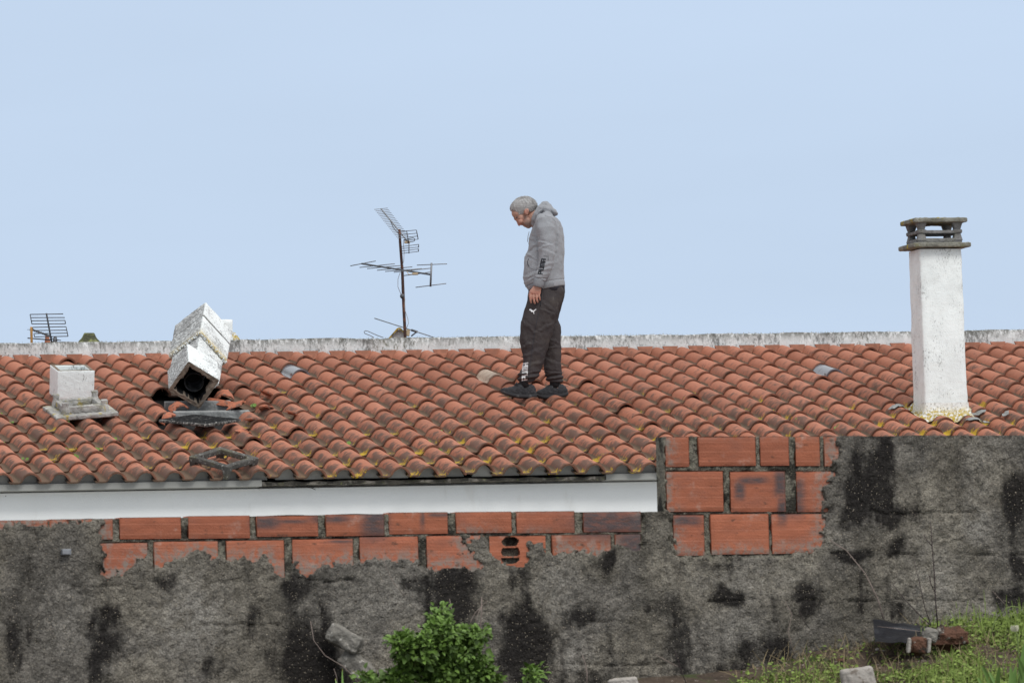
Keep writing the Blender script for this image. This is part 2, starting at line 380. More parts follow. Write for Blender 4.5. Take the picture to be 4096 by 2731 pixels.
m.mix(m.math('MULTIPLY', mor, m.rng(m.noise(30, 5), .35, .6, .2, .85)), (.30, .285, .22))
m.mix(m.math('MULTIPLY', mor, m.rng(m.noise(11, 5), .5, .6, 0, .85)), (.035, .033, .028))
peb = m.voro(75); m.mix(m.math('MULTIPLY', m.rng(peb, .22, .12), m.rng(m.noise(37, 1), .42, .52)), (.50, .43, .33))
m.var(120, .70, 1.30); m.bump(m.noise(75, 5, None, .75), .009); m.bump(m.noise(150, 4), .008); m.bump(peb, .006); M_REND = m.done()
# cloth, skin, vegetation, metal
m = Mat('grey_marl_fleece', (.285, .293, .308), .95, .1); m.var(420, .72, 1.3); m.var(6, .93, 1.06); m.bump(m.noise(38, 4, m.map((1, 1, .6)), .6), .006); m.bump(m.noise(400), .001)
m.b.inputs['Sheen Weight'].default_value = .15; M_HOOD = m.done()
m = Mat('ribbed_grey_cuff', (.225, .232, .245), .95, .1); m.var(300, .8, 1.2); M_CUFF = m.done()
m = Mat('dusty_black_jersey', (.054, .047, .047), .95, .12); m.var(300, .85, 1.15)
m.mix(m.rng(m.noise(7, 4), .45, .75, 0, .38), (.095, .080, .068)); m.mix(m.rng(m.noise(30, 4, m.map((1, 1, .4))), .62, .75, 0, .25), (.2, .18, .16)); m.bump(m.noise(24, 4), .008); M_JOG = m.done()
M_SHIRT = simple('dark_cotton', (.032, .033, .042)); M_SOCK = simple('black_knit', (.014, .014, .016))
m = Mat('black_trainer', (.022, .023, .026), .7, .3); m.spots(50, .5, .62, (.055, .056, .06), 3, .8, m.map((1, 1, 2.5), (0, .5, 0))); m.bump(m.noise(70), .006); M_SHOE = m.done()
m = Mat('rubber_sole', (.03, .03, .032), .8); m.spots(12, .52, .66, (.12, .115, .11)); M_SOLE = m.done()
m = Mat('skin', (.43, .245, .180), .6, .35); m.var(30, .9, 1.08)
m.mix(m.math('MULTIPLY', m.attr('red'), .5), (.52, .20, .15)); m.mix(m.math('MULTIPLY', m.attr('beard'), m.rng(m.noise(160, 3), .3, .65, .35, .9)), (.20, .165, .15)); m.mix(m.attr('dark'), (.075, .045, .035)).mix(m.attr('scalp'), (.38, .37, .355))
m.b.inputs['Subsurface Weight'].default_value = .05; m.bump(m.noise(140), .0012); M_SKIN = m.done()
m = Mat('grey_hair', (.40, .395, .385), .7, .4); m.mix(m.attr('rnd'), (.56, .55, .54)); m.mix(m.rng(m.attr('dk'), 0, 1, 0, .8), (.13, .115, .105)); M_HAIR = m.done()
M_PRINTB = simple('black_print', (.012, .014, .018), .6); M_PRINTW = simple('white_print', (.78, .78, .78), .7); M_PRINTG = simple('grey_print', (.17, .175, .185), .7)
m = Mat('rusty_mast', (.085, .05, .042), .8, .3, .2); m.spots(14, .5, .65, (.22, .10, .06)); M_MAST = m.done()
M_ALU = simple('dull_aluminium', (.25, .26, .275), .55, metal=.35); M_DALU = simple('dark_aluminium', (.115, .12, .13), .6, metal=.3)
M_BEIGE = simple('beige_plastic', (.50, .40, .26)); M_CABLE = simple('grey_cable', (.35, .34, .32)); M_WOOD = simple('ochre_wood', (.50, .27, .085)); M_CPIPE = simple('clay_pipe', (.42, .17, .10))
m = Mat('mossy_cowl', (.07, .075, .045), .9); m.spots(11, .45, .6, (.22, .24, .10)); m.spots(6, .55, .7, (.03, .03, .03)); m.bump(m.noise(30), .02); M_COWL = m.done()
m = Mat('lichen_tile', (.40, .27, .05), .9); m.spots(14, .5, .6, (.12, .10, .05)); M_LTILE = m.done()
m = Mat('leaf_green', (.10, .175, .030), .55, .4); m.mul(m.rng(m.attr('rnd'), 0, 1, .65, 1.45)); m.mix(m.rng(m.attr('rnd'), .6, 1.0, 0, .55), (.17, .28, .055)); m.b.inputs['Subsurface Weight'].default_value = .0; M_LEAF = m.done()
m = Mat('weed_green', (.20, .275, .06), .65, .3); m.mul(m.rng(m.attr('rnd'), 0, 1, .6, 1.35)); m.mix(m.rng(m.attr('rnd'), .7, .95, 0, .8), (.24, .20, .09)); M_WEED = m.done()
m = Mat('dry_grass', (.27, .21, .12), .8); m.mul(m.rng(m.attr('rnd'), 0, 1, .55, 1.25)); M_DRY = m.done()
m = Mat('iris_leaf', (.20, .34, .09), .5, .4); m.mul(m.rng(m.attr('rnd'), 0, 1, .75, 1.2)); m.mix(m.rng(m.attr('tip'), .85, 1, 0, .6), (.45, .33, .08)); M_IRIS = m.done()
M_TWIG = simple('dry_stem', (.27, .215, .185)); M_DTWIG = simple('dark_stem', (.05, .035, .035)); M_STEM = simple('green_stem', (.16, .21, .07)); M_PETAL = simple('petal', (.75, .74, .55))
m = Mat('garden_earth', (.085, .062, .045), .95); m.var(6, .7, 1.3); m.spots(5, .5, .62, (.06, .085, .025), 5, .8); m.spots(30, .6, .68, (.35, .30, .25)); m.bump(m.noise(22, 6), .04); M_SOIL = m.done()
m = Mat('black_plastic', (.014, .015, .019), .42, .4); m.spots(8, .5, .7, (.035, .037, .043)); m.bump(m.noise(9, 3), .02); M_PLAS = m.done()
m = Mat('pale_stone', (.44, .405, .36), .9); m.var(9, .75, 1.1); m.spots(18, .55, .66, (.2, .17, .14)); m.bump(m.noise(40, 5), .01); M_STONE = m.done()
m = Mat('mortar_lump', (.25, .235, .205), .95); m.var(7, .7, 1.2); m.spots(26, .58, .64, (.55, .52, .46)); m.spots(12, .5, .64, (.10, .095, .085), 5, .6); m.bump(m.noise(36, 6), .02); M_LUMP = m.done()
m = Mat('brick_rubble', (.13, .065, .042), .95); m.spots(14, .48, .6, (.05, .04, .034)); m.spots(8, .56, .68, (.30, .11, .06)); m.spots(26, .6, .68, (.3, .28, .24)); m.bump(m.noise(50, 5), .02); M_RUB = m.done()
M_JBOX = simple('grey_plastic', (.24, .25, .265), .5); M_MORT = M_LUMP
M_DARK = simple('dark_void', (.012, .011, .010), .95)  # near-black colour standing in for unlit depth
#@@ROOF
house = empty('white_house', roofp(0, RT, -2.6), 'long white rendered house under a red clay tile roof with a whitewashed ridge beam', 'house')
rng = random.Random(7)
# tile cross-section (metres across, height); the right foot covers the next tile's pan
PROF = [(-.030, .010), (-.026, .001), (0, 0), (.030, 0), (.046, .001), (.056, .008), (.064, .022), (.073, .038), (.086, .053), (.102, .064), (.121, .0715), (.139, .074),
        (.157, .0715), (.176, .064), (.192, .053), (.206, .038), (.217, .022), (.226, .006)]
PU = np.array([p[0] for p in PROF]); PH = np.array([p[1] for p in PROF]); NP = len(PROF)
dP = np.gradient(np.stack([PU, PH], 1), axis=0); nP = np.stack([-dP[:, 1], dP[:, 0]], 1); nP /= np.linalg.norm(nP, axis=1, keepdims=True)
TH = .0135; RIM = .0036
S0, S1 = int(-11.5/ROOF_W), int(11.5/ROOF_W)
HOLES = {}
def tile_geo(s0, t0, dn=0., ds=0., yaw=0., lift=.018, length=None, tailcut=0., rnd_=.5, crs_=.5, lichv=None, droop=0.):
    """outer surface, nose face and underside of one tile; t0 = where its nose ends"""
    Lt = (ROOF_L+.055) if length is None else length
    vs = [0, .25, .5, .75, .935, .94, 1.0]; out = []; ex = [0, 0, 0, 0, 0, RIM, RIM]
    def pt(U, H, vv):
        t = t0-Lt*(1-vv); lf = lift*vv - .004
        du = (vv-1)*Lt*yaw
        return roofp(s0+ds+U+du, np.full_like(U, t), H+lf+dn-droop*(1-vv))
    V = []; A = dict(tu=[], tv=[], rim=[])
    for vv, e in zip(vs, ex):
        hump = sstep(.01, .03, PH) if e else 0
        U = PU+nP[:, 0]*e*hump; H = PH+nP[:, 1]*e*hump
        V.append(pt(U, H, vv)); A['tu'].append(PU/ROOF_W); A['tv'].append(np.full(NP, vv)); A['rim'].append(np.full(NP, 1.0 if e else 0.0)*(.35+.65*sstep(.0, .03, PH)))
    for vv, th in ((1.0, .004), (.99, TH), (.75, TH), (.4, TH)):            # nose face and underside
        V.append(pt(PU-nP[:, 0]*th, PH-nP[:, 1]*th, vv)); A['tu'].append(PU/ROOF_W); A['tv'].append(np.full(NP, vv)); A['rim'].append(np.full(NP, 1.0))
    n = len(V); V = np.concatenate(V); at_ = {k: np.concatenate(x) for k, x in A.items()}
    F = [f[::-1] for f in grid_faces(NP, n)]
    if lichv is None: lichv = 0
    at_['lich'] = np.full(len(V), lichv)*sstep(.45, .9, at_['tv'])*(1-.6*sstep(.22, .4, at_['tu']))*(1-.35*(at_['rim'] > 0))
    return V, F, dict(rnd=rnd_, crs=crs_, **at_)
G1s = [roof_st(1222, 1492), roof_st(3352, 1490)]      # translucent tiles
PALE = roof_st(1972, 1500)
def cell(st): return int(math.floor((st[0]-.02)/ROOF_W)), int(math.ceil(st[1]/ROOF_L))
GC = [cell(g) for g in G1s]; PC = cell(PALE)
# breach where the chimney fell
bs0, bt0 = roof_st(690, 1640); bs1, bt1 = roof_st(960, 1640)
roofm = MB(); special = []
TILE_POS = {}
for c in range(0, NC+1):
    for k in range(S0, S1):
        s = k*ROOF_W; t = c*ROOF_L
        x, y = proj(roofp(s+.13, t-.15, .04))
        r = rng.random(); ds = rng.uniform(-.005, .005); yaw = rng.uniform(-.018, .018); dn = rng.uniform(-.002, .004)
        lift = .0172+rng.uniform(-.0015, .005)
        if rng.random() < .05: lift += rng.uniform(.008, .02)
        if 660 < x < 975 and 1585 < y < 1700: continue                    # the hole
        if 1235 < 0: pass
        lv = .10+max(0, min(1, (c/NC-.10)*.80+rng.uniform(-.45, .28)+.18*(mn.noise(Vector((s*.7, t*.9, 3)))) ))
        if y > 1850: lv = lv*.8+.06 if x > 1150 else lv*.5
        if 3500 < x < 4000 and y > 1590: lv += .35
        if x < 120: lv *= .6
        if c < NC and (k, c) in GC: special.append(('g', s, t, r)); continue
        if (k, c) == PC: special.append(('p', s, t, r)); continue
        dr = 0
        if abs(x-2060) < 45 and abs(y-1555) < 14: lift += .03
        V, F, at_ = tile_geo(s, t, dn, ds, yaw, lift, rnd_=r, crs_=c/NC, lichv=lv)
        roofm.add(V, F, **at_); TILE_POS[(k, c)] = (s, t)
# black sheet whose colour stands for the loft's darkness behind the gaps
roof = roofm.build('roof', M_TILE, house, True, sharp=40)
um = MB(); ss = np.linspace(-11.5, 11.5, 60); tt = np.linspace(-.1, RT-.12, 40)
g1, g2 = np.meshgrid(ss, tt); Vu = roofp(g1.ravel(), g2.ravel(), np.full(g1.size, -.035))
um.add(Vu, [f[::-1] for f in grid_faces(60, 40)]); um.build('loft_dark_sheet', M_DARK, roof)
bk = MB(); g1, g2 = np.meshgrid(np.linspace(-11.5, 11.5, 40), np.linspace(0, 1, 8))
Vb = roofp(g1.ravel(), np.zeros(g1.size), np.zeros(g1.size))-Dh*(.24+g2.ravel()*4.6)[:, None]+UP*(-.02-g2.ravel()*1.1)[:, None]
bk.add(Vb, grid_faces(40, 8)); bk.build('rear_roof_slope', M_CLAY, roof)
for kd, s, t, r in special:
    V, F, at_ = tile_geo(s, t, .004 if kd == 'g' else 0, 0, 0, .022, rnd_=r)
    mb = MB(); mb.add(V, F); o = mb.build('glass_tile' if kd == 'g' else 'pale_tile', M_GLASST if kd == 'g' else M_PALE, roof, True, sharp=40)
    o['label'] = 'translucent glass roof tile' if kd == 'g' else 'pale beige replacement tile'
# ridge beam
rb = MB(); na = 420
sa = np.linspace(-11.5, 11.5, na)
sec = [(.045, .066), (.05, .10), (.04, .186), (.03, .198), (-.20, .20), (-.22, .185), (-.22, .02)]     # (towards camera, height)
V = []; ea = []
for j, (d, h) in enumerate(sec):
    wob = (fbm(sa*3, sa*0+j, 5)-.5)*.018+(fbm(sa*14, sa*0+j, 9)-.5)*.010
    base = roofp(sa, np.zeros(na), np.zeros(na))
    ea.append(np.full(na, [0, .1, .9, 1, 1, .5, 0][j])); V.append(base+Dh*(d+(wob*.6 if j < 5 else 0*wob))[:, None]+UP*(h-.02+(wob if j in (0, 3, 4) else wob*.2))[:, None])
rb.add(np.concatenate(V), [f[::-1] for f in grid_faces(na, len(sec))], edge=np.concatenate(ea)); rb.build('ridge_beam', M_RIDGE, house, True, sharp=35)
for k in range(S0, S1):                                                 # clay infill pieces standing in the pans below the beam
    s = k*ROOF_W+rng.uniform(-.006, .006); mb = MB(); tw = rng.uniform(-.05, .05); bt_ = rng.uniform(.012, .035)
    P = [(-.045, .088), (.098, .088), (.062, .024), (.040, .018), (-.002, .018+rng.uniform(0, .008)), (-.02, .03)]
    fr = [roofp(s+a, .055+bt_+(.09-h)*.7, h) for a, h in P]; bkv = [p-Dh*.014-UP*.002 for p in fr]; n = len(P)
    mb.add(fr+bkv, [tuple(range(n))[::-1], tuple(range(n, 2*n))]+[(i, (i+1) % n, n+(i+1) % n, n+i) for i in range(n)], rnd=rng.random(), crs=0, tu=.6, tv=.1, rim=.7)
    mb.build('ridge_infill', M_TILE, house, False)
# moss fuzz on the ridge
fz = MB()
for i in range(2600):
    s = rng.uniform(-9.5, 9.5)
    if fbm(np.array([s*2.2]), np.array([.3]), 3)[0] < .42 and rng.random() < .8: continue
    p = roofp(s, 0., 0.)+Dh*rng.uniform(-.05, .02)+UP*.176; h = rng.uniform(.006, .022); a = rng.uniform(-.006, .006)
    fz.add([p+Rr*-.0014, p+Rr*.0014, p+Rr*a+UP*h], [(0, 1, 2)], rnd=rng.random())
o = fz.build('moss_tufts', M_DRY, house); 
# eave cornice and wall
def line_prism(mb, sec, s0, s1, n=60, tref=RT, wobf=0, seed=1):
    sa = np.linspace(s0, s1, n); V = []
    for j, (d, h) in enumerate(sec):
        b = roofp(sa, np.full(n, tref), np.zeros(n)); wb = (fbm(sa*9, sa*0+j*3., seed)-.5)*wobf
        V.append(b+Dh*(d+wb*.4)[:, None]+UP*(h+wb)[:, None])
    k = len(sec); V = np.concatenate(V)
    F = [f[::-1] for f in grid_faces(n, k)]+[(j*n+i, j*n+i+1, (j+1) % k*n+i+1, (j+1) % k*n+i) for j in [k-1] for i in range(n-1)][:0]
    F += [tuple(j*n for j in range(k)), tuple(j*n+n-1 for j in range(k))[::-1]]
    mb.add(V, F)
mb = MB()
for k in range(S0, S1):                                                 # mortar plugs under the lowest arches
    ii = range(5, NP); s_ = k*ROOF_W; jt = rng.uniform(-.012, .012)
    P = [(PU[q]-nP[q, 0]*.012, PH[q]-nP[q, 1]*.012+.014) for q in ii]+[(PU[NP-1], -.02), (PU[5], -.02)]
    n = len(P); V = [roofp(s_+a, RT-.088+jt+rng.uniform(-.004, .004), h) for a, h in P]+[roofp(s_+a, RT-.24, h) for a, h in P]
    mb.add(V, [tuple(range(n))]+[(q, n+q, n+(q+1) % n, (q+1) % n) for q in range(n)])
mb.build('eave_mortar', M_FASC, house, False)
se0 = roof_st(1050, 1900)[0]; se1 = roof_st(2440, 1885)[0]
hw = MB(); line_prism(hw, [(-.42, .02), (-.20, -.06), (-.20, -2.7), (-.42, -2.7)], -11.5, 11.5, 60); hw.build('wall', M_WHITE, house, False)
for a, b, nm in ((-11.5, se0, 'sound'), (se1, 11.5, 'sound')):
    mb = MB(); line_prism(mb, [(-.30, .004), (-.045, .004), (-.045, -.046), (-.30, -.050)], a, b, 60, wobf=.004); mb.build('cornice', M_FASC, house, False)
mb = MB(); line_prism(mb, [(-.30, .0), (-.055, -.014), (-.05, -.040), (-.30, -.044)], se0+.002, se1-.002, 240, wobf=.022, seed=5); o = mb.build('cornice', M_ROT, house, True, sharp=40); o['label'] = 'blackened crumbling stretch of cornice'
#@@CHIMNEY
def frustum(mb, c, b, t, h, M=None, **k):         # rectangular frustum with worn faces
    pass
cpt = RP(3765, 1660, .03)
chim = MB()
dep = float(cpt@fw); SC_ = dep/F_PX                # metres per photo pixel here
cx0 = (3664+3868)/2
cyaw = .215
CM = axes(cyaw, 0, 0)
cbase = at(3764, 1655, dep); lean = np.array([-.012, .0, 1.0])
def cpos(h, dx=0, dy=0): return cbase+lean*h*SC_*1.0+CM[:, 0]*dx+CM[:, 1]*dy   # h in pixels above base
W0 = 193*SC_
V = []; hs = np.linspace(-30, 655, 60); n = 16
mbk = MB()
for h in hs:
    w_ = 177-5*max(h, 0)/655.
    w_ *= SC_/2
    ring = []
    for sx_, sy_ in ((-1, -1), (1, -1), (1, 1), (-1, 1)):
        ring.append((sx_, sy_))
    pts = []
    for q in range(4):
        a = np.array(ring[q]); b = np.array(ring[(q+1) % 4])
        for i in range(10):
            f_ = .03+.94*i/9.; pts.append(a*(1-f_)+b*f_)
    for p in pts:
        P = cpos(h, p[0]*w_, p[1]*w_); nn = mn.fractal(Vector(P*9), 1, 2, 3)*.004
        V.append(P+CM@np.array([p[0], p[1], 0])*nn)
mbk.add(V, grid_faces(40, len(hs), True))
shaft = mbk.build('chimney', M_CHIM, house, True, sharp=50); shaft['label'] = 'tall upright white chimney'
def cslab(name, h0, h1, wpx, mat, dpx=None, r=.012, amp=.006, yb=0, xb=0):
    mb = MB(); rbox(mb, cpos((h0+h1)/2, xb, yb), (wpx*SC_, (dpx or wpx)*SC_, (h1-h0)*SC_), CM, r, .02, amp, 40, .006, 3); return mb.build(name, mat, shaft, True, weld=.0004)
cslab('base_slab', 660, 679, 240, M_CAPSLAB)
cslab('cap_slab', 760, 779, 222, M_CAPSLAB)
for h0, h1, wd, nm in ((679, 698, 182, 'lower_band'), (717, 730, 182, 'middle_band')):
    mb = MB(); wd_ = wd*SC_/2; th_ = 16*SC_
    for a, b, sxx, syy in ((0, -1, 1, 0), (0, 1, 1, 0), (-1, 0, 0, 1), (1, 0, 0, 1)):
        sz = (2*wd_, th_, (h1-h0)*SC_) if sxx else (th_, 2*wd_-2*th_, (h1-h0)*SC_)
        rbox(mb, cpos((h0+h1)/2, a*(wd_-th_/2), b*(wd_-th_/2)), sz, CM, .006, .03, .002, 40, 0, 5)
    mb.build('vent_band', M_CAP, shaft, True, weld=.0004)
for sx_ in (-1, 1):
    for sy_ in (-1, 1):
        mb = MB(); wd_ = 182*SC_/2-17*SC_
        R = []
        for h, ww in ((690, 20), (700, 17), (716, 13), (722, 19), (731, 19), (734, 13), (750, 18), (765, 22)):
            R.append((cpos(h, sx_*wd_, sy_*wd_), CM[:, 0]*ww*SC_, CM[:, 1]*ww*SC_, 6))
        rings(mb, R, 16); mb.build('vent_post', M_CAP, shaft, True, sharp=40)
# flashing membrane spreading on to the tiles
fl = MB(); nq = 64; V = []; tu = []; lc = []
for j, (k_, hh) in enumerate(((1.0, 42), (1.01, 24), (1.05, 10), (1.20, 0), (1.38, -6), (1.52, -10))):
    for q in range(nq):
        th = 2*math.pi*q/nq; ct, st_ = math.cos(th), math.sin(th); mxx = max(abs(ct), abs(st_)); px_, py_ = ct/mxx, st_/mxx
        jit = 1+(.10*(mn.noise(Vector((q*.4, j*.7, 1))))+.05*mn.noise(Vector((q*1.7, j, 5))))*(j > 2)
        kk = k_*jit*1.0; ww = 177*SC_/2+.004
        P = cpos(hh, px_*ww*kk, py_*ww*kk)
        if j >= 2:
            s_, t_ = (P-ROOF_O)@Rr, 0
            xh = (P-ROOF_O-Rr*s_)@Dh; t_ = np.interp(xh, _SX, _T)
            uu = (s_/ROOF_W) % 1*ROOF_W; hp = np.interp(uu, PU, PH)
            Pr = roofp(s_, t_, hp*.8+.030); wgt = [0, 0, .35, .8, 1, 1][j]; P = P*(1-wgt)+Pr*wgt
        V.append(P); tu.append(k_*3+hh*.004); lc.append([0, .15, .9, 1, 1, .9][j])
fl.add(V, grid_faces(nq, 6, True), tu=tu, lich=lc)
fo = fl.build('flashing', M_FLASH, shaft, True)
#@@WALL
bw = empty('block_wall', wallp(0, -1.5), 'old hollow brick garden wall with crumbling black-stained cement render, stepped higher on the right', 'wall')
TOPL = [(-2200, 2110), (0, 2083), (450, 2074), (700, 2069), (1500, 2054), (2645, 2044)]
TOPR = [(2650, 1745), (4096, 1743), (6300, 1740)]
def top_ab(L): return [wall_ab(*p) for p in L]
BR = [(-340, 2086, -80, 2162), (-60, 2082, 190, 2158), (202, 2077, 450, 2155), (482, 2070, 722, 2152), (757, 2064, 998, 2150), (1030, 2064, 1270, 2142), (1307, 2058, 1535, 2140), (1559, 2050, 1790, 2132), (1827, 2048, 2044, 2128),
      (2070, 2046, 2297, 2128), (2338, 2048, 2563, 2124),
      (402, 2172, 590, 2327), (620, 2166, 872, 2320), (910, 2162, 1137, 2315), (1173, 2157, 1412, 2310), (1443, 2147, 1673, 2300), (1710, 2143, 1935, 2298), (1960, 2145, 2182, 2298), (2212, 2140, 2443, 2290), (2465, 2137, 2563, 2290),
      (2665, 1748, 2756, 1865), (2797, 1748, 3021, 1861), (3044, 1746, 3155, 1860), (3186, 1746, 3279, 1861), (3300, 1746, 3500, 1861),
      (2669, 1886, 2893, 2043), (2925, 1886, 3142, 2044), (3190, 1886, 3400, 2044), (2697, 2060, 2817, 2219), (2846, 2056, 3075, 2213), (3090, 2056, 3310, 2210)]
EXPO = [[(-300, 2092), (0, 2100), (60, 2092), (110, 2103), (190, 2098), (260, 2082), (330, 2078), (400, 2090), (425, 2150), (405, 2180), (408, 2310), (425, 2318), (470, 2290), (545, 2230), (600, 2215), (625, 2262), (700, 2235), (790, 2200), (860, 2215), (905, 2240), (960, 2235),
         (1010, 2262), (1060, 2215), (1120, 2300), (1140, 2312), (1180, 2250), (1230, 2310), (1260, 2250), (1330, 2255), (1410, 2235), (1440, 2245), (1560, 2245), (1670, 2240), (1720, 2262), (1790, 2262), (1850, 2270), (1930, 2285), (1870, 2200), (1850, 2150), (1930, 2145), (1960, 2150), (1965, 2215), (2010, 2250), (2090, 2260), (2115, 2225), (2100, 2180), (2120, 2160),
         (2180, 2165), (2185, 2195), (2210, 2200), (2320, 2205), (2440, 2205), (2470, 2190), (2565, 2190), (2575, 2120), (2575, 1990), (-300, 1990)],
        [(2664, 1700), (3370, 1700), (3365, 1745), (3340, 1790), (3325, 1860), (3315, 1900), (3300, 1950), (3305, 2040), (3298, 2080), (3280, 2170), (3240, 2205), (3090, 2222), (2990, 2222), (2840, 2222), (2715, 2225), (2690, 2160), (2690, 2060), (2655, 2050)]]
def inpoly(X, Y, P):
    r = np.zeros(X.shape, bool); n = len(P)
    for i in range(n):
        x0, y0 = P[i]; x1, y1 = P[(i+1) % n]
        if y0 == y1: continue
        c_ = ((y0 > Y) != (y1 > Y)) & (X < (x1-x0)*(Y-y0)/(y1-y0)+x0); r ^= c_
    return r
def distpoly(X, Y, P):
    d = np.full(X.shape, 1e9); n = len(P)
    for i in range(n):
        a = np.array(P[i], float); b = np.array(P[(i+1) % n], float); ab = b-a
        t = np.clip(((X-a[0])*ab[0]+(Y-a[1])*ab[1])/(ab@ab+1e-9), 0, 1)
        d = np.minimum(d, np.hypot(X-a[0]-t*ab[0], Y-a[1]-t*ab[1]))
    return np.where(inpoly(X, Y, P), d, -d)
STAINS = [(405, 2480, 75, 330, 1.0), (350, 2300, 70, 120, .55), (120, 2300, 60, 130, .45), (60, 2620, 60, 200, .5), (1010, 2420, 90, 200, .75), (1180, 2330, 90, 120, .8), (1200, 2640, 170, 200, .9), (880, 2660, 120, 60, .8), (660, 2330, 60, 60, .8),
          (2100, 2560, 115, 170, 1.35), (2075, 2330, 70, 120, .6), (2330, 2470, 110, 60, .95), (2390, 2560, 90, 90, .55), (2440, 2230, 45, 90, .8), (2600, 2430, 120, 60, .8), (2690, 2560, 90, 260, 1.0), (2640, 2700, 150, 120, .8), (2900, 2400, 170, 45, .75),
          (3080, 2590, 150, 80, .8), (3190, 2400, 110, 90, 1.0), (3150, 2500, 90, 80, .7), (3480, 1960, 110, 160, .85), (3520, 2060, 190, 60, .9), (3760, 2050, 200, 60, .55), (3790, 1900, 190, 140, .55), (4060, 1980, 130, 200, .9), (4050, 2260, 120, 60, .7), (3860, 2190, 110, 40, .6),
          (3500, 2220, 170, 30, .7), (3600, 2200, 50, 50, .9), (3570, 2400, 60, 120, .7), (3440, 2390, 50, 120, .45), (4010, 2390, 150, 50, .8), (3720, 2520, 60, 60, .3), (1650, 2330, 60, 50, .7), (1800, 2360, 120, 120, .65), (1790, 2480, 60, 90, .6), (1400, 2330, 50, 40, .6),
          (100, 2400, 40, 300, .35), (2800, 2260, 260, 18, .5), (3330, 2660, 260, 90, .7), (3000, 2700, 300, 60, .5), (1900, 2700, 200, 60, .5), (2250, 2720, 200, 70, .6)]
PALES = [(770, 2480, 150, 170, 1), (2230, 2350, 80, 150, .7), (2280, 2620, 70, 120, .8), (3900, 2100, 70, 60, 1), (3740, 2350, 130, 230, .6), (3650, 2560, 200, 60, .9), (3950, 2500, 180, 90, .9), (2950, 2330, 250, 70, .5), (2950, 2540, 100, 80, .7), (1600, 2400, 130, 120, .5), (280, 2450, 90, 200, .6), (1480, 2550, 150, 120, .4), (3900, 1850, 60, 180, .5)]
rw = MB()
def wgrid(top, bbot, res=.0092):
    a0, a1 = top[0][0], top[-1][0]; na_ = int((a1-a0)/res); 
    A_ = np.linspace(a0, a1, na_); Tz = np.interp(A_, [t[0] for t in top], [t[1] for t in top])
    nb = int((Tz.mean()-bbot)/res); B = np.linspace(0, 1, nb)
    aa, bb = np.meshgrid(A_, B); z = bbot+(Tz[None, :]-bbot)*bb
    z = z+(fbm(aa*6, aa*0, 31)-.5)*.012*sstep(.9, 1, bb)
    P = wallp(aa, z); X, Y = proj(P)
    jx = (fbm(aa*11, z*11, 41, 4)-.5)*55; jy = (fbm(aa*11, z*11, 43, 4)-.5)*55
    ex = np.maximum(distpoly(X+jx, Y+jy, EXPO[0]), distpoly(X+jx, Y+jy, EXPO[1]))
    ex = ex+(fbm(aa*45, z*45, 47, 3)-.5)*46
    exm = sstep(-7, 7, ex)                                # 1 = bricks exposed
    big = fbm(aa*2.6, z*2.6, 3)-.5; med = fbm(aa*14, z*14, 5)-.5; fin = fbm(aa*60, z*60, 7, 3)-.5
    plast = .014+big*.026+med*.015+fin*.016+(fbm(aa*28, z*28, 15, 3)-.5)*.007
    mort = -.010+med*.016+fin*.014                         # raised joints and squeezed mortar
    jm = np.full(X.shape, -1e9); X2 = X+(fbm(aa*20, z*20, 51)-.5)*16; Y2 = Y+(fbm(aa*20, z*20, 53)-.5)*12
    for (x0, y0, x1, y1) in BR:
        jm = np.maximum(jm, np.minimum(np.minimum(X2-x0, x1-X2), np.minimum(Y2-y0, y1-Y2)))
    inb = sstep(-2, 5, jm); mort = mort*(1-inb)-.045*inb
    n = plast*(1-exm)+mort*exm
    # courses showing through the render
    crk = np.zeros(X.shape)
    for yy, x0, x1 in ((2330, 470, 900), (2322, 1080, 1500), (2400, 2800, 4300), (2216, 3300, 4300), (2050, 3350, 4300), (2490, 2000, 2700), (2655, 1900, 2700), (2500, 700, 1200), (2345, 300, 480)):
        wv = (fbm(X/60., X*0+yy, 61)-.5)*22
        crk = np.maximum(crk, np.exp(-((Y-yy-wv)/5.0)**2)*sstep(x0-20, x0+30, X)*sstep(x1+20, x1-30, X)*sstep(.42, .55, fbm(X/90., X*0+yy*3., 63)))
    for xx, y0, y1 in ((215, 2180, 2540), (340, 2290, 2700), (2925, 2230, 2340), (2808, 2420, 2500), (3560, 2230, 2420), (3425, 1900, 2050), (3765, 1950, 2500), (4000, 2000, 2400), (900, 2350, 2620), (1280, 2330, 2500)):
        wv = (fbm(X*0+xx, Y/50., 67)-.5)*26
        crk = np.maximum(crk, .8*np.exp(-((X-xx-wv)/7.0)**2)*sstep(y0-20, y0+20, Y)*sstep(y1+20, y1-20, Y)*sstep(.38, .5, fbm(X*0+xx*3., Y/70., 69)))
    n = n-crk*.011*(1-exm)
    stn = crk*.5
    for (x0, y0, rx, ry, am) in STAINS:
        stn = np.maximum(stn, am*.85*np.exp(-(((X+jx*1.2-x0)/rx)**2+((Y+jy*1.2-y0)/ry)**2)**1.3))
    stn = np.clip(stn+(fbm(aa*3.1, z*1.5, 71)-.5)*.5, 0, 1.2)
    pal = np.zeros(X.shape)
    for (x0, y0, rx, ry, am) in PALES: pal = np.maximum(pal, am*np.exp(-((X+jx-x0)/rx)**2-((Y+jy-y0)/ry)**2))
    V = wallp(aa.ravel(), z.ravel(), n.ravel())
    rw.add(V, grid_faces(na_, nb), stain=(stn*(1-.6*exm)).ravel(), mortar=exm.ravel(), pale=pal.ravel())
    # top, ends and back
    th = .095
    tp = np.concatenate([wallp(A_, z[-1], n[-1]), wallp(A_, z[-1], -th)]); rw.add(tp, grid_faces(na_, 2), mortar=1)
    rw.add(np.concatenate([wallp(A_, z[-1], -th), wallp(A_, z[0], -th)]), grid_faces(na_, 2))
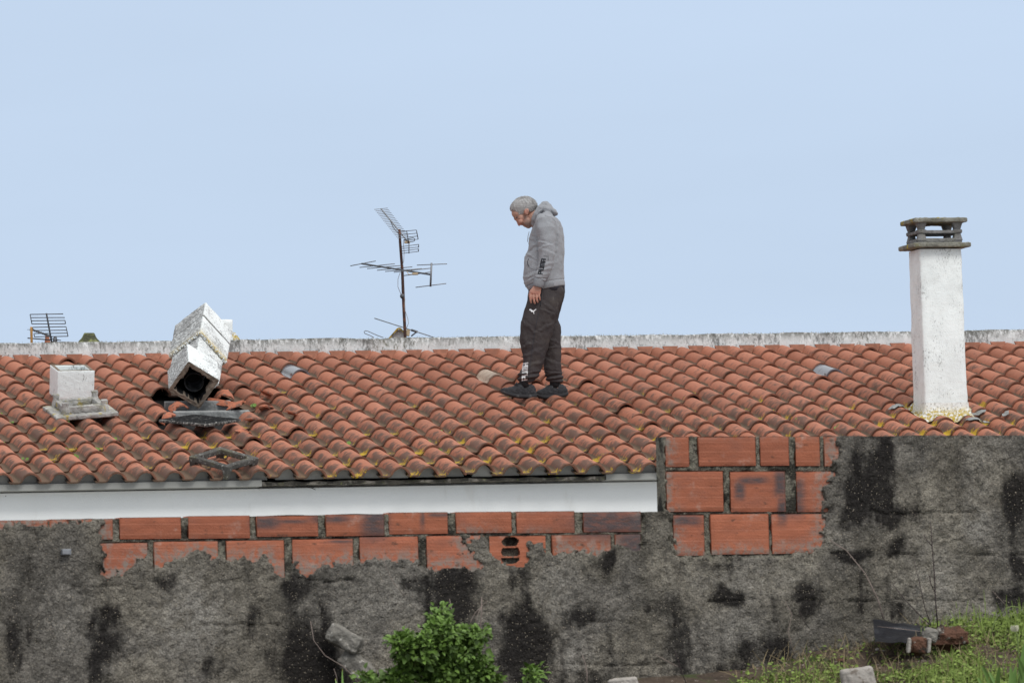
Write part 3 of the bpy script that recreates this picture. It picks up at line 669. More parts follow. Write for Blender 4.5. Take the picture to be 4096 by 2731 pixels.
    for i in ((0, -1) if top is not TL_ else (0,)):
        e_ = np.concatenate([wallp(np.full(nb, A_[i]), z[:, i], n[:, i]), wallp(np.full(nb, A_[i]), z[:, i], -th)])
        f_ = grid_faces(nb, 2); rw.add(e_, f_ if i else [q[::-1] for q in f_], mortar=1)
BBOT = wall_ab(2048, 3050)[1]
TL_ = top_ab(TOPL); TR_ = top_ab(TOPR); TL_[-1] = (TR_[0][0], TL_[-1][1]); wgrid(TL_, BBOT); wgrid(TR_, BBOT)
rw.build('render_coat', M_REND, bw, True)
bb_ = MB(); HB = BR[17]
for i, (x0, y0, x1, y1) in enumerate(BR):
    a0, b1 = wall_ab(x0-3, y0-1); a1, b0 = wall_ab(x1+3, y1+1)
    if (x0, y0) == HB[:2]: continue
    na_, nb = max(3, int((a1-a0)/.012)), max(3, int((b1-b0)/.012)); g1, g2 = np.meshgrid(np.linspace(a0, a1, na_), np.linspace(b0, b1, nb))
    X, Y = proj(wallp(g1, g2)); brn = np.zeros(X.shape)
    for (cx_, cy_, rx, ry) in ((1500, 2075, 60, 90), (1320, 2075, 80, 16), (1690, 2056, 7, 60), (1760, 2056, 50, 9), (2400, 2090, 110, 70), (2530, 2170, 60, 60), (2470, 2090, 200, 40), (2560, 2200, 80, 60), (3125, 1930, 28, 60), (3180, 1990, 40, 80), (3130, 2040, 20, 60), (1060, 2090, 60, 25), (2750, 2080, 60, 22), (3010, 1920, 60, 14), (2960, 1960, 22, 40), (1370, 2165, 60, 8), (1150, 2085, 90, 8)):
        brn = np.maximum(brn, np.exp(-((X-cx_)/rx)**4-((Y-cy_)/ry)**4))
    e_ = np.minimum(np.minimum(g1-a0, a1-g1), np.minimum(g2-b0, b1-g2)); nn = -.004*(1-sstep(0, .006, e_))+(fbm(g1*30, g2*30, i)-.5)*.003
    tiltb = (hash((i*7) % 13) % 5-2)*.0012
    bb_.add(wallp(g1.ravel(), g2.ravel(), (nn+tiltb).ravel()), grid_faces(na_, nb), rnd=((i*37) % 17)/17., bv=((g2-b0)/.19).ravel(), burn=brn.ravel(), smear=sstep(75, -5, np.maximum(distpoly(X, Y, EXPO[0]), distpoly(X, Y, EXPO[1]))).ravel())
    bb_.add([wallp(p, q, o_) for o_ in (tiltb-.002, -.09) for p, q in ((a0, b0), (a1, b0), (a1, b1), (a0, b1))], [(0, 4, 5, 1), (1, 5, 6, 2), (2, 6, 7, 3), (3, 7, 4, 0)], rnd=((i*37) % 17)/17.)
# the brick with the broken-out hole
a0, b1 = wall_ab(HB[0]-3, HB[1]-1); a1, b0 = wall_ab(HB[2]+3, HB[3]+1); na_, nb = 75, 52
g1, g2 = np.meshgrid(np.linspace(a0, a1, na_), np.linspace(b0, b1, nb)); X, Y = proj(wallp(g1, g2))
jr = (fbm(g1*60, g2*60, 5)-.5)*8
hole = (np.minimum.reduce([np.hypot((X-2040)/34, (Y-2167)/21), np.hypot((X-2042)/37, (Y-2205)/26), np.hypot((X-2040)/36, (Y-2236)/20)])+jr/30) < 1.0
F = [f for f in grid_faces(na_, nb) if not hole.ravel()[f[0]]]
bb_.add(wallp(g1.ravel(), g2.ravel()), F, rnd=.3, bv=((g2-b0)/.19).ravel(), burn=0)
bb_.build('exposed_bricks', M_BRICK, bw, True)
cv = MB(); ca0, cb1 = wall_ab(1996, 2143); ca1, cb0 = wall_ab(2086, 2262)
def cbox(mb, a0, a1, b0, b1, n0, n1, skip_front=True):
    P = [wallp(a, b, n) for n in (n0, n1) for a, b in ((a0, b0), (a1, b0), (a1, b1), (a0, b1))]
    Fs = [(4, 5, 6, 7), (0, 1, 5, 4), (1, 2, 6, 5), (2, 3, 7, 6), (3, 0, 4, 7)]
    if not skip_front: Fs.append((3, 2, 1, 0))
    mb.add(P, Fs)
cbox(cv, ca0, ca1, cb0, cb1, -.006, -.09)
for yy in (2186, 2226):
    _, by = wall_ab(2040, yy); cbox(cv, ca0+.001, ca1-.001, by-.004, by+.004, -.014, -.088, False)
cv.build('brick_cavity', M_CLAY, bw, False)
#@@GROUND
gx = np.concatenate([np.linspace(-800, -12, 14), np.linspace(-10, 12, 120), np.linspace(14, 800, 14)])
gy = np.concatenate([np.linspace(-60, 30, 16), np.linspace(31, 46, 110), np.linspace(48, 1500, 16)])
XX, YY = np.meshgrid(gx, gy)
GL = [wall_ab(x, y) for x, y in ((-1500, 3000), (500, 2950), (1700, 2830), (2500, 2740), (2950, 2690), (3250, 2615), (3600, 2560), (3900, 2520), (4200, 2470), (5600, 2400))]
def ground_z(X, Y, det=True):
    X = np.asarray(X, float); Y = np.asarray(Y, float)
    q = np.stack([X, Y], -1)-WALL_O[:2]; a = q@Wr[:2]; d = q@Wn[:2]                # d: metres in front of the wall
    zb = WALL_O[2]+np.interp(a, [g[0] for g in GL], [g[1] for g in GL])
    dd = np.clip(d, 0, None); z = zb-.24*np.minimum(dd, 3.2)-.075*np.clip(dd-3.2, 0, None)
    far = np.maximum(z, -1.62-.0*dd); z = np.where(dd > 3.2, np.maximum(z, -1.62), z)
    z = np.where(d < -.1, WALL_O[2]+GL[4][1]-.1, z)
    if det:
        near = np.exp(-(np.clip(dd-4, 0, None)/6)**2)*(d > -.2)
        z = z+((fbm(X*1.3, Y*1.3, 81)-.5)*.14+(fbm(X*7, Y*7, 83)-.5)*.05)*near
    return z
gm = MB(); gm.add(np.stack([XX.ravel(), YY.ravel(), ground_z(XX, YY).ravel()], 1), grid_faces(len(gx), len(gy)))
gnd = gm.build('ground', M_SOIL, None, True, loc=(0, 0, 0)); tag(gnd, 'brown earth bank sloping up to the block wall', None, None, 'structure')
yd = MB(); P4 = [WALL_O+Wr*a-Wn*d for a, d in ((-60, .3), (60, .3), (60, 26), (-60, 26))]  # unseen pale plane, added to bounce light up the house wall
for q in P4: q[2] = WALL_O[2]+GL[4][1]+.02
yd.add(P4, [(0, 1, 2, 3)]); yo = yd.build('bounce_plane', simple('pale_bounce', (.46, .45, .42)), None, False); tag(yo, 'unseen pale plane added between the block wall and the house to bounce light', None, None, 'structure')
def on_ground(px, py):                            # photo pixel -> ground point in front of the wall
    d = ray(px, py); lo, hi = 30.0, 42.0
    for k in np.linspace(30, 42, 400):
        P = d*k
        if P[2] < float(ground_z(P[0], P[1])): return P
    return hitp(WALL_O, Wn, px, py)+Wn*.05
def wall_front(px, py, n=.05): return hitp(WALL_O+Wn*n, Wn, px, py)
#@@OBJECTS
def RF(s, t):                                     # roof frame: x along ridge, y up-slope, z normal
    a = A0+(A1-A0)*t/RT; x = Rr; yv = -(Dh*math.cos(a)-UP*math.sin(a)); z = np.cross(x, yv); z /= np.linalg.norm(z); yv = np.cross(z, x)
    return np.stack([x, yv, z], 1)
# open-topped white box left on the tiles
s_, t_ = roof_st(302, 1600, .08); B0 = roofp(s_, t_, .083); Mx = RF(s_, t_)@rotm('X', .0)
bx = empty('chimney_section', B0, 'white square concrete chimney section, open at the top, set on the tiles at the left', 'chimney section')
mb = MB(); wx, wy, hh, tk = .318, .30, .245, .038; cB = B0+Mx[:, 1]*.15
for dx, dy, sx_, sy_ in ((0, -wy/2+tk/2, wx, tk), (0, wy/2-tk/2, wx, tk), (-wx/2+tk/2, 0, tk, wy-2*tk), (wx/2-tk/2, 0, tk, wy-2*tk)):
    rbox(mb, cB+Mx@np.array([dx, dy, hh/2]), (sx_, sy_, hh), Mx, .007, .016, .003, 30, .006, 2)
mb.build('box_wall', M_BOX, bx, True, weld=.0003)
mb = MB()
for dx, dy, sx_, sy_ in ((0, -wy/2+tk/2, wx-.012, tk-.012), (0, wy/2-tk/2, wx-.012, tk-.012), (-wx/2+tk/2, 0, tk-.012, wy-2*tk), (wx/2-tk/2, 0, tk-.012, wy-2*tk)):
    rbox(mb, cB+Mx@np.array([dx, dy, hh-.001]), (sx_, sy_, .006), Mx, .002, .02, .001, 30)
mb.build('box_rim', M_FRACT, bx, True)
mb = MB(); rbox(mb, cB+Mx@np.array([0, 0, .02]), (wx-2*tk-.002, wy-2*tk-.002, .02), Mx, .003, .05); mb.build('box_floor', M_DARKC, bx, True)
# upturned cap: slab with a frame of rails and four stub posts
s_, t_ = roof_st(322, 1642, .10); C0 = roofp(s_, t_, .095); Mc = RF(s_, t_)@rotm('Y', rad(-3.6))@rotm('Z', rad(1))
cp = empty('upturned_chimney_cap', C0, 'upside-down mossy concrete chimney cap with four stub posts, in front of the white box', 'chimney cap')
mb = MB(); rbox(mb, C0, (.535, .50, .042), Mc, .013, .016, .009, 26, .014, 4)
lc_ = None
mb.build('cap_slab', M_CONC, cp, True, weld=.0004)
mb = MB()
for dx, dy, sx_, sy_ in ((0, -.155, .36, .055), (0, .155, .36, .055), (-.155, 0, .055, .26), (.155, 0, .055, .26)):
    rbox(mb, C0+Mc@np.array([dx, dy, .050]), (sx_, sy_, .062), Mc, .012, .013, .008, 40, .012, 7)
mb.build('rail_frame', M_CONC, cp, True)
for i, (dx, dy, hq) in enumerate(((-.165, -.165, .115), (.165, -.165, .115), (-.165, .165, .125), (.165, .165, .13))):
    mb = MB(); R = []
    for h, ww in ((.02, .036), (.05, .034), (.075, .026), (hq-.035, .023), (hq-.008, .028), (hq, .026), (hq+.003, .012)):
        j = mn.noise(Vector((h*30, i, 0)))*.002; R.append((C0+Mc@np.array([dx, dy, h]), Mc[:, 0]*(ww+j), Mc[:, 1]*(ww-j), 4))
    rings(mb, R, 18); mb.build('stub_post', M_CONC, cp, True, sharp=50)
# toppled chimney
d0 = float(RP(794, 1640, .05)@fw)
def orient(P0, e1, e2):                           # e1 to the right corner, e2 to the left corner (camera axes)
    E = [cr*e[0]+fw*e[1]+cu*e[2] for e in (e1, e2)]; a = np.cross(E[0], E[1]); a /= np.linalg.norm(a); return E[0], E[1], a
SK = d0/F_PX*.3826
def kk(dx, dy): return dx*SK, -dy*SK
def kE(v, y): a, b = kk(*v); return (a, y, b)
topc = at(754, 1444, d0-.02); E1, E2, AX = orient(topc, kE((320, 200), .078), kE((-215, 300), .078))
if AX@fw < 0: AX = -AX
tp = empty('toppled_chimney', at(794, 1600, d0+.3), 'toppled whitewashed chimney, its broken square end open and showing a round flue', 'chimney')
def sqtube(mb, P, E1, E2, AX, L, tk, seedv=0, jag=.0, n=14, lip=True):
    """hollow square tube; P = top corner of the near end"""
    c = P+(E1+E2)/2; out = []; inn = []
    corners = [(-1, -1), (1, -1), (1, 1), (-1, 1)]
    prm = []
    for q in range(4):
        a = np.array(corners[q], float); b = np.array(corners[(q+1) % 4], float)
        for i in range(n):
            f_ = .025+.95*i/(n-1); prm.append(a*(1-f_)+b*f_)
    m_ = len(prm); nz_ = max(2, int(L/.03)); V = []; lich = []
    for z in np.linspace(0, L, nz_):
        for p in prm:
            P_ = c+E1*p[0]/2+E2*p[1]/2+AX*z; d = mn.fractal(Vector(P_*14), 1, 2, 3)*.003; V.append(P_+(E1*p[0]+E2*p[1])*d/.3)
            lich.append(math.exp(-z/.035))
    mb.add(V, grid_faces(m_, nz_, True), lich=lich, dirt=np.tile((np.arange(m_) >= 3*n).astype(float), nz_))
    return c, prm
mb = MB(); LL = .42
c_, prm = sqtube(mb, topc, E1, E2, AX, LL, .04); mb.at['lich'] = [x*0 for x in mb.at['lich']]
o = mb.build('lower_section', M_TOPPLE, tp, True, sharp=45)
em = MB(); V = []; m_ = len(prm); npz = 7                                # broken end face, ragged hole
rr_ = random.Random(3)
jag = [rr_.uniform(-.05, .05)+.04*mn.noise(Vector((i*.5, 0, 0))) for i in range(m_)]
for k_ in range(npz):
    for i, p in enumerate(prm):
        f_ = k_/(npz-1); sc0 = 1-(.24+(.06 if p[1] < 0 else 0)+jag[i])*f_
        zz = -.004+.012*mn.noise(Vector((p[0]*9, p[1]*9, f_*4)))*(f_ > 0)+(0 if f_ < 1 else .10)
        if f_ == 1: sc0 = 1-(.24+(.06 if p[1] < 0 else 0)+jag[i])*.8
        V.append(c_+E1*p[0]/2*sc0+E2*p[1]/2*sc0+AX*zz)
em.add(V, [f[::-1] for f in grid_faces(m_, npz, True)]); em.build('broken_end', M_FRACT, tp, True)
im = MB(); V = []
for z in (.004, LL-.01):
    for p in prm: V.append(c_+(E1*p[0]/2+E2*p[1]/2)*(.78)+AX*z)
im.add(V, [f[::-1] for f in grid_faces(m_, 2, True)]+[tuple(range(m_, 2*m_))]); im.build('inner_lining', M_SOOT, tp, True)
fm = MB(); fc = c_+(E1*.02+E2*.01); a_, b_ = E1/np.linalg.norm(E1), E2/np.linalg.norm(E2); nq = 32; V = []
for z, r_ in ((.30, .082), (.10, .082), (.075, .082), (.075, .078), (.38, .078)):
    for q in range(nq):
        th = 2*math.pi*q/nq; V.append(fc+(a_*math.cos(th)+b_*math.sin(th))*r_*(1+.01*math.sin(3*th))+AX*z)
fm.add(V, grid_faces(nq, 5, True)); fo_ = fm.build('flue_pipe', M_FLUE, tp, True, sharp=40)
fm = MB(); V = [fc+(a_*math.cos(2*math.pi*q/nq)+b_*math.sin(2*math.pi*q/nq))*.0775+AX*.28 for q in range(nq)]; fm.add(V, [tuple(range(nq))]); fm.build('flue_dark_disc', M_DARK, fo_, False)  # near-black disc across the pipe, painted as its dark depth
# upper part: second section, wide collar in two bands
C1 = at(800, 1327, d0+.74); G1, G2, AX2 = orient(C1, kE((285, 320), .104), kE((-340, 255), .104))
if AX2@fw < 0: AX2 = -AX2
cc = C1+(G1+G2)/2
def band(name, z0, z1, sc_, mat, lich=0.0):
    mb = MB(); P = cc-(G1+G2)/2*sc_+AX2*z0; sqtube(mb, P, G1*sc_, G2*sc_, AX2, z1-z0, 0)
    m_ = 56; k = len(mb.v[0])//m_; V0 = mb.v[0]
    mb.add(V0[:m_], [tuple(range(m_))]); mb.add(V0[-m_:], [tuple(range(m_))[::-1]])
    for i in range(1, 3): mb.at['lich'][i] = mb.at['lich'][i]+(lich if i == 1 else 0)
    if not lich: mb.at['lich'] = [x*0 for x in mb.at['lich']]
    return mb.build(name, mat, tp, True, sharp=45)
band('middle_section', -.46, .0, .87, M_TOPPLE)
band('collar', .006, .336, 1.0, M_TOPPLE, .4)
band('collar_groove', .33, .380, .955, M_DARKC)
band('top_section', .370, .62, 1.0, M_TOPPLE)
mb = MB(); rbox(mb, cc-(G1+G2)/2*.9+AX2*.015+(G1)*.5, (.01, .01, .01), None)
rm_ = MB()
for i in range(300):                                                   # crumbly mortar under the collar edge
    f_ = rr_.random(); side = rr_.random() < .5; e_ = (G1 if side else G2); o_ = (G2 if side else G1)
    P = C1+e_*f_+AX2*rr_.uniform(-.02, .012)+o_*rr_.uniform(.0, .05); r_ = rr_.uniform(.003, .008)
    ellip(rm_, P, (r_, r_, r_*.8), None, 6, 4, lich=(rr_.random() < .3)*.8)
rm_.build('mortar_crumbs', M_TOPPLE, tp, True)
# black sooty slab, square frame near the eave
def lozenge(px, py, n, side, thick, tilt, yaw_):
    s1, t1 = roof_st(px, py, n); return roofp(s1, t1, n), RF(s1, t1)@rotm('X', tilt)@rotm('Z', yaw_)
Pz, Mz = lozenge(799, 1682, .11, .49, .03, rad(-4.2), rad(40))
sl = empty('sooty_slab', Pz, 'thin square concrete slab, its upper side black with soot, lying below the toppled chimney', 'slab')
mb = MB(); rbox(mb, Pz, (.49, .49, .026), Mz, .006, .016, .005, 34, .008, 8); so_ = mb.build('slab_body', M_SLABE, sl, True, weld=.0004)
mb = MB(); g1, g2 = np.meshgrid(np.linspace(-.232, .232, 60), np.linspace(-.232, .232, 60)); hz = .0140+.022*np.clip(fbm(g1*22+9, g2*22, 5, 4)-.34, 0, 1)*sstep(.232, .19, np.maximum(abs(g1), abs(g2)))
mb.add(Pz+np.stack([g1.ravel(), g2.ravel(), hz.ravel()], 1)@Mz.T, grid_faces(60, 60)); mb.build('soot_crust', M_SOOT, so_, True)
Pf, Mf = lozenge(895, 1836, .125, .39, .05, rad(4.5), rad(38))
fr = empty('concrete_frame', Pf, 'dark weathered square concrete frame with short legs at its corners, lying near the eave', 'frame')
mb = MB()
for dx, dy, sx_, sy_ in ((0, -.17, .30, .056), (0, .17, .30, .056), (-.17, 0, .056, .30), (.17, 0, .056, .30)):
    rbox(mb, Pf+Mf@np.array([dx, dy, 0]), (sx_, sy_, .046), Mf, .007, .012, .005, 40, .008, 9)
mb.build('frame_bars', M_DARKC, fr, True)
for dx in (-.17, .17):
    for dy in (-.17, .17):
        mb = MB(); R = []
        for h, ww in ((.021, .024), (.018, .034), (-.015, .035), (-.03, .030), (-.085, .024), (-.09, .018)): R.append((Pf+Mf@np.array([dx, dy, h]), Mf[:, 0]*ww, Mf[:, 1]*ww, 4))
        rings(mb, R, 16); mb.build('leg', M_DARKC, fr, True, sharp=50)
# curb round the breach, stump near the ridge (fixed parts of the house)
def rbeam(px0, px1, py, n, dy, dz, name, mat, parent, seed=1, off=0):
    s0, t0 = roof_st(px0, py, n); s1, t1 = roof_st(px1, py, n); c = roofp((s0+s1)/2, (t0+t1)/2, n); Mq = RF((s0+s1)/2, (t0+t1)/2)
    mb = MB(); rbox(mb, c+Mq[:, 1]*off, (abs(s1-s0), dy, dz), Mq, .006, .02, .003, 30, .006, seed); return mb.build(name, mat, parent, True, weld=.0004)
curb = rbeam(655, 925, 1634, .005, .05, .13, 'chimney_curb', M_CURB, house); rbeam(690, 1000, 1664, .0, .06, .09, 'curb_front', M_CURB, curb, 4)
s_, t_ = roof_st(862, 1428, 0); Ms = axes(PSI); S0_ = roofp(s_, t_, 0)
mb = MB(); rbox(mb, S0_+UP*.13+Ms[:, 1]*.10+Ms[:, 0]*.022, (.28, .22, .40), Ms, .012, .02, .006, 24, .02, 6); stp = mb.build('chimney_stump', M_CHIM, house, True, weld=.0004)
stp['label'] = 'broken white chimney stump behind the toppled chimney'
mb = MB(); rbox(mb, S0_+UP*.325+Ms[:, 1]*.10-Ms[:, 0]*.05, (.20, .2, .05), Ms, .02, .012, .016, 22, .03, 9)
ellip(mb, S0_+UP*.37+Ms[:, 0]*-.09+Ms[:, 1]*.1, (.07, .06, .035)); mb.build('broken_top', M_DARKC, stp, True)
mb = MB(); V = []; n = 26
for j, (n_, f_) in enumerate(((.22, 0), (.15, .25), (.08, .6), (.045, 1.15))):
    for i in range(n):
        u_ = i/(n-1); sx1 = s_-.02+u_*(.24+.13*f_); V.append(roofp(sx1, t_-.20+.16*f_+.02*mn.noise(Vector((i*.5, j, 0))), n_*(1-.3*u_)+.03))
mb.add(V, [f[::-1] for f in grid_faces(n, 4)], lich=1, tu=np.repeat(np.arange(4), n)*.5); mb.build('stump_flashing', M_FLASH, stp, True)
# broken tiles and shards
def shard(px, py, n, i0, i1, L, tilt, yaw_, label, roll_=0.0):
    s1, t1 = roof_st(px, py, n); P = roofp(s1, t1, n); Mq = RF(s1, t1)@rotm('Z', yaw_)@rotm('X', tilt)@rotm('Y', roll_)
    mb = MB(); uu = PU[i0:i1]; hh_ = PH[i0:i1]; uc = uu.mean(); hc = hh_.mean(); k = len(uu); nv = 7; V = []
    rg = random.Random(int(px*7+py)); e0 = [rg.uniform(-.02, .02) for _ in uu]; e1 = [rg.uniform(-.025, .025) for _ in uu]
    for th in (0, .013):
        for j in range(nv):
            f_ = j/(nv-1)
            for q in range(k):
                y = -L/2+e0[q]+(L+e1[q]-e0[q])*f_; V.append(P+Mq@np.array([uu[q]-uc-nP[i0+q, 0]*th, y, hh_[q]-hc-nP[i0+q, 1]*th]))
    F = grid_faces(k, nv)+[f[::-1] for f in grid_faces(k, nv, False, k*nv)]
    o_ = k*nv
    for j in range(nv-1): F += [(j*k, (j+1)*k, o_+(j+1)*k, o_+j*k), (j*k+k-1, o_+j*k+k-1, o_+(j+1)*k+k-1, (j+1)*k+k-1)]
    for q in range(k-1): F += [(q, o_+q, o_+q+1, q+1), ((nv-1)*k+q, (nv-1)*k+q+1, o_+(nv-1)*k+q+1, o_+(nv-1)*k+q)]
    mb.add(V, F); o = mb.build('broken_tile', M_CLAY, None, True, sharp=35); tag(o, label, 'broken tile', 'broken roof tiles around the fallen chimney')
for a in ((942, 1614, .10, 7, 15, .13, rad(-20), rad(60), 'stubby broken tile shard lying across a tile crest just right of the curb'),
          (895, 1578, .09, 5, 17, .15, rad(8), rad(-8), 'arched tile with a jagged broken nose beside the toppled chimney'),
          (890, 1610, .06, 6, 10, .26, rad(5), rad(58), 'long narrow greyish tile sliver slanting below the jagged arch'),
          (1065, 1632, .08, 11, 17, .15, rad(-15), rad(28), 'upright edge of tile to the right of the breach'),
          (1006, 1676, .08, 10, 16, .10, rad(-12), rad(35), 'small curved shard right of the sooty slab'),
          (972, 1722, .08, 11, 16, .12, rad(4), rad(-48), 'curled shard lying just below the sooty slab corner'),
          (668, 1668, .075, 4, 13, .10, rad(2), rad(10), 'flat broken tile end left of the sooty slab'),
          (1066, 1568, .08, 12, 17, .16, rad(5), rad(22), 'dark thin shard resting on a crest up-slope of the others'),
          (1072, 1628, .095, 10, 15, .09, rad(-25), rad(-35), 'bright red triangular shard standing on a crest'),
          (1170, 1648, .075, 11, 16, .09, rad(4), rad(40), 'small reddish shard lying farthest right of the breach'),
          (712, 1622, .07, 5, 16, .12, rad(3), rad(5), 'broken tile half hanging over the left end of the curb'),
          (1022, 1590, .06, 12, 16, .11, rad(3), rad(70), 'narrow shard in the pan between two crests above the breach')): shard(*a)
hwP = roofp(0., RT, 0.)-Dh*.195; mb = MB()
for pts in (((1208, 1936), (1232, 1946), (1250, 1952), (1262, 1958)), ((1250, 1952), (1258, 1944), (1275, 1943)), ((1275, 1943), (1340, 1942), (1400, 1943), (1448, 1938), (1455, 1925))):
    tube(mb, [hitp(hwP, Dh, x, y) for x, y in pts], .0022, 4)
o = mb.build('dry_tendril', M_DTWIG, None, True); tag(o, 'thin dry tendril clinging to the white wall just under the eave', 'tendril')
# loose membrane scraps by the chimney foot
for px, py, w_, l_, yw, lb in ((3590, 1622, .13, .09, .3, 'small grey mesh scrap on a tile left of the chimney foot'), (3905, 1640, .16, .08, -.5, 'folded dark grey membrane scrap right of the chimney foot'),
                               (3912, 1672, .20, .08, .25, 'long pale grey membrane strip trailing off the chimney flashing'), (4022, 1642, .055, .08, -.3, 'tiny grey scrap on a tile at the far right')):
    s1, t1 = roof_st(px, py, .09); Mq = RF(s1, t1)@rotm('Z', yw); g1, g2 = np.meshgrid(np.linspace(-.5, .5, 14), np.linspace(-.5, .5, 9))
    ca, sa_ = math.cos(yw), math.sin(yw); S_ = s1+g1*w_*ca-g2*l_*sa_; T_ = t1-(g1*w_*sa_+g2*l_*ca); uu = (S_/ROOF_W) % 1*ROOF_W
    hp = np.interp(uu, PU, PH)*.55+.055+.012*(fbm(g1*5+px, g2*5, 3)-.5)
    Vt = roofp(S_.ravel(), T_.ravel(), hp.ravel()); Vb = Vt-UP*.004; nfc = len(Vt)
    mb = MB(); mb.add(np.concatenate([Vt, Vb]), [f[::-1] for f in grid_faces(14, 9)]+grid_faces(14, 9, False, nfc), tu=np.tile(g1.ravel()*3, 2), lich=0)
    o = mb.build('membrane_scrap', M_CURB, None, True); tag(o, lb, 'membrane scrap', 'scraps of grey roofing membrane')
# little round-leaved plants in the pans
NV = [(3, 1665), (40, 1700), (8, 1780), (262, 1698), (255, 1707), (222, 1777), (265, 1806), (305, 1835), (312, 1845), (460, 1760), (385, 1800), (492, 1807), (380, 1806), (307, 1870), (916, 1696), (1018, 1632), (1249, 1618),
      (1115, 1757), (1206, 1821), (1449, 1678), (1499, 1711), (1384, 1781), (1488, 1783), (1614, 1629), (1711, 1703), (1757, 1735), (1702, 1779), (1797, 1773), (1858, 1812), (1920, 1698), (1751, 1811), (1971, 1735), (2028, 1757), (2296, 1723), (2455, 1683), (2025, 1768), (3245, 1714), (3636, 1556), (3350, 1715), (4030, 1575), (4015, 1582), (3183, 1682), (2820, 1715), (100, 1845), (420, 1873), (1430, 1849)]
rp_ = random.Random(12)
for i, (px, py) in enumerate(NV):
    s1, t1 = roof_st(px, py, .03); P = roofp(s1, t1, .028); mb = MB(); big = rp_.uniform(.7, 1.35)
    for q in range(rp_.choice((1, 2, 2, 3, 4))):
        c = P+Rr*rp_.uniform(-.025, .025)+Dh*rp_.uniform(-.02, .02)+UP*rp_.uniform(.012, .03); r_ = .0125*big*rp_.uniform(.8, 1.3); nrm = np.array([rp_.uniform(-.5, .3), -1, rp_.uniform(.2, 1.0)]); a_, b_, _ = frame(nrm)
        V = [c-nrm/np.linalg.norm(nrm)*.003]+[c+(a_*math.cos(2*math.pi*k/10)+b_*math.sin(2*math.pi*k/10))*r_*(1+.08*(k % 2)) for k in range(10)]
        mb.add(V, [(0, 1+(k+1) % 10, 1+k) for k in range(10)], rnd=rp_.uniform(.2, .9)); tube(mb, [P, c], .0015, 4, rnd=.2)
    o = mb.build('navelwort', M_LEAF, None, True); tag(o, 'tiny round-leaved green plant sprouting from a pan between roof tiles', 'plant', 'small plants growing between the roof tiles')
#@@ANTENNAS
DA = 80.0
def Z7(x, y, dd=0.0): return at(1350+.3826*x, 780+.3826*y, DA+dd)
mast = empty('antenna_mast', Z7(712, 1560), 'tall rusty leaning mast behind the ridge carrying two television antennas', 'antenna')
mb = MB(); tube(mb, [Z7(712, 1600), Z7(706, 1450), Z7(690, 1120), Z7(678, 800), Z7(655, 500), Z7(647, 360)], [.016, .016, .016, .015, .014, .013], 10); pole = mb.build('pole', M_MAST, mast, True)
mb = MB(); ellip(mb, Z7(676, 1057, -.03), (.022, .03, .026)); tube(mb, [Z7(658, 1045), Z7(694, 1070)], .012, 6); mb.build('clamp', M_DALU, pole, True)
def seg(mb, L, r=.004, dd=(0, 0)):
    (x0, y0), (x1, y1) = L; tube(mb, [Z7(x0, y0, dd[0]), Z7(x1, y1, dd[1])], r, 6)
mb = MB(); b0, b1 = np.array((455, 145.)), np.array((742, 498.)); seg(mb, (b0, b1), .007, (.45, -.15)); seg(mb, ((552, 268), (585, 345)), .005, (.25, .15)); seg(mb, ((585, 345), (640, 405)), .005, (.15, 0)); uhf = mb.build('uhf_antenna', M_ALU, mast, True)
mb = MB()
for i in range(19):
    f_ = i/18.; c = b0*(1-f_)+np.array((690., 445))*f_; hl = 68-6*f_; dd = .45*(1-f_)-.05*f_; seg(mb, ((c[0]-hl, c[1]+7), (c[0]+hl, c[1]-7)), .0034, (dd-.12, dd+.12))
mb.build('directors', M_ALU, uhf, True)
mb = MB()
for L in (((660, 382), (825, 367)), ((665, 415), (830, 400)), ((676, 447), (838, 430)), ((690, 476), (845, 462)), ((825, 367), (843, 462)), ((722, 372), (745, 505)), ((670, 540), (848, 517)), ((675, 560), (848, 545)), ((675, 586), (848, 565)), ((675, 611), (848, 590)), ((747, 508), (747, 612)), ((848, 515), (848, 550)), ((847, 560), (846, 592))):
    seg(mb, L, .0052 if abs(L[0][0]-L[1][0]) < 30 else .0036, (-.15, -.15))
mb.build('reflector', M_DALU, uhf, True)
mb = MB(); tube(mb, [Z7(x, y, -.1) for x, y in ((690, 470), (790, 448), (806, 458), (806, 478), (790, 486), (700, 492))], .0048, 6); mb.build('dipole', M_DALU, uhf, True)
mb = MB(); rbox(mb, Z7(728, 494, -.13), (.055, .03, .026), axes(.2), .006, .02); mb.build('junction_box', M_BEIGE, uhf, True)
mb = MB(); seg(mb, ((255, 718), (978, 833)), .0095, (.7, -.7)); vhf = mb.build('vhf_antenna', M_DALU, mast, True)
mb = MB()
for L, d_ in ((((135, 741), (398, 690)), .68), (((232, 757), (597, 719)), .45), (((312, 769), (655, 738)), .3), (((415, 787), (780, 751)), .1), (((500, 799), (880, 770)), -.1), (((590, 807), (970, 766)), -.25), (((690, 843), (970, 806)), -.4), (((832, 733), (1143, 720)), -.7), (((818, 965), (1135, 925)), -.7)): seg(mb, L, .0048, (d_+.1, d_-.1))
mb.build('elements', M_ALU, vhf, True)
mb = MB(); seg(mb, ((983, 710), (972, 958)), .011, (-.7, -.7)); mb.build('reflector_bar', M_ALU, vhf, True)
mb = MB(); rbox(mb, Z7(812, 825, -.45), (.06, .035, .022), axes(.1), .006, .02); tube(mb, [Z7(725, 800, -.3), Z7(745, 830, -.4), Z7(790, 828, -.44)], .004, 6); mb.build('junction_box', M_BEIGE, vhf, True)
mb = MB()
for pts in (((688, 480), (697, 600), (692, 690), (678, 740)), ((655, 810), (632, 880), (632, 960), (662, 1035)), ((705, 1080), (704, 1200), (735, 1290), (742, 1340), (722, 1390))): tube(mb, [Z7(x, y, -.05) for x, y in pts], .0028, 5)
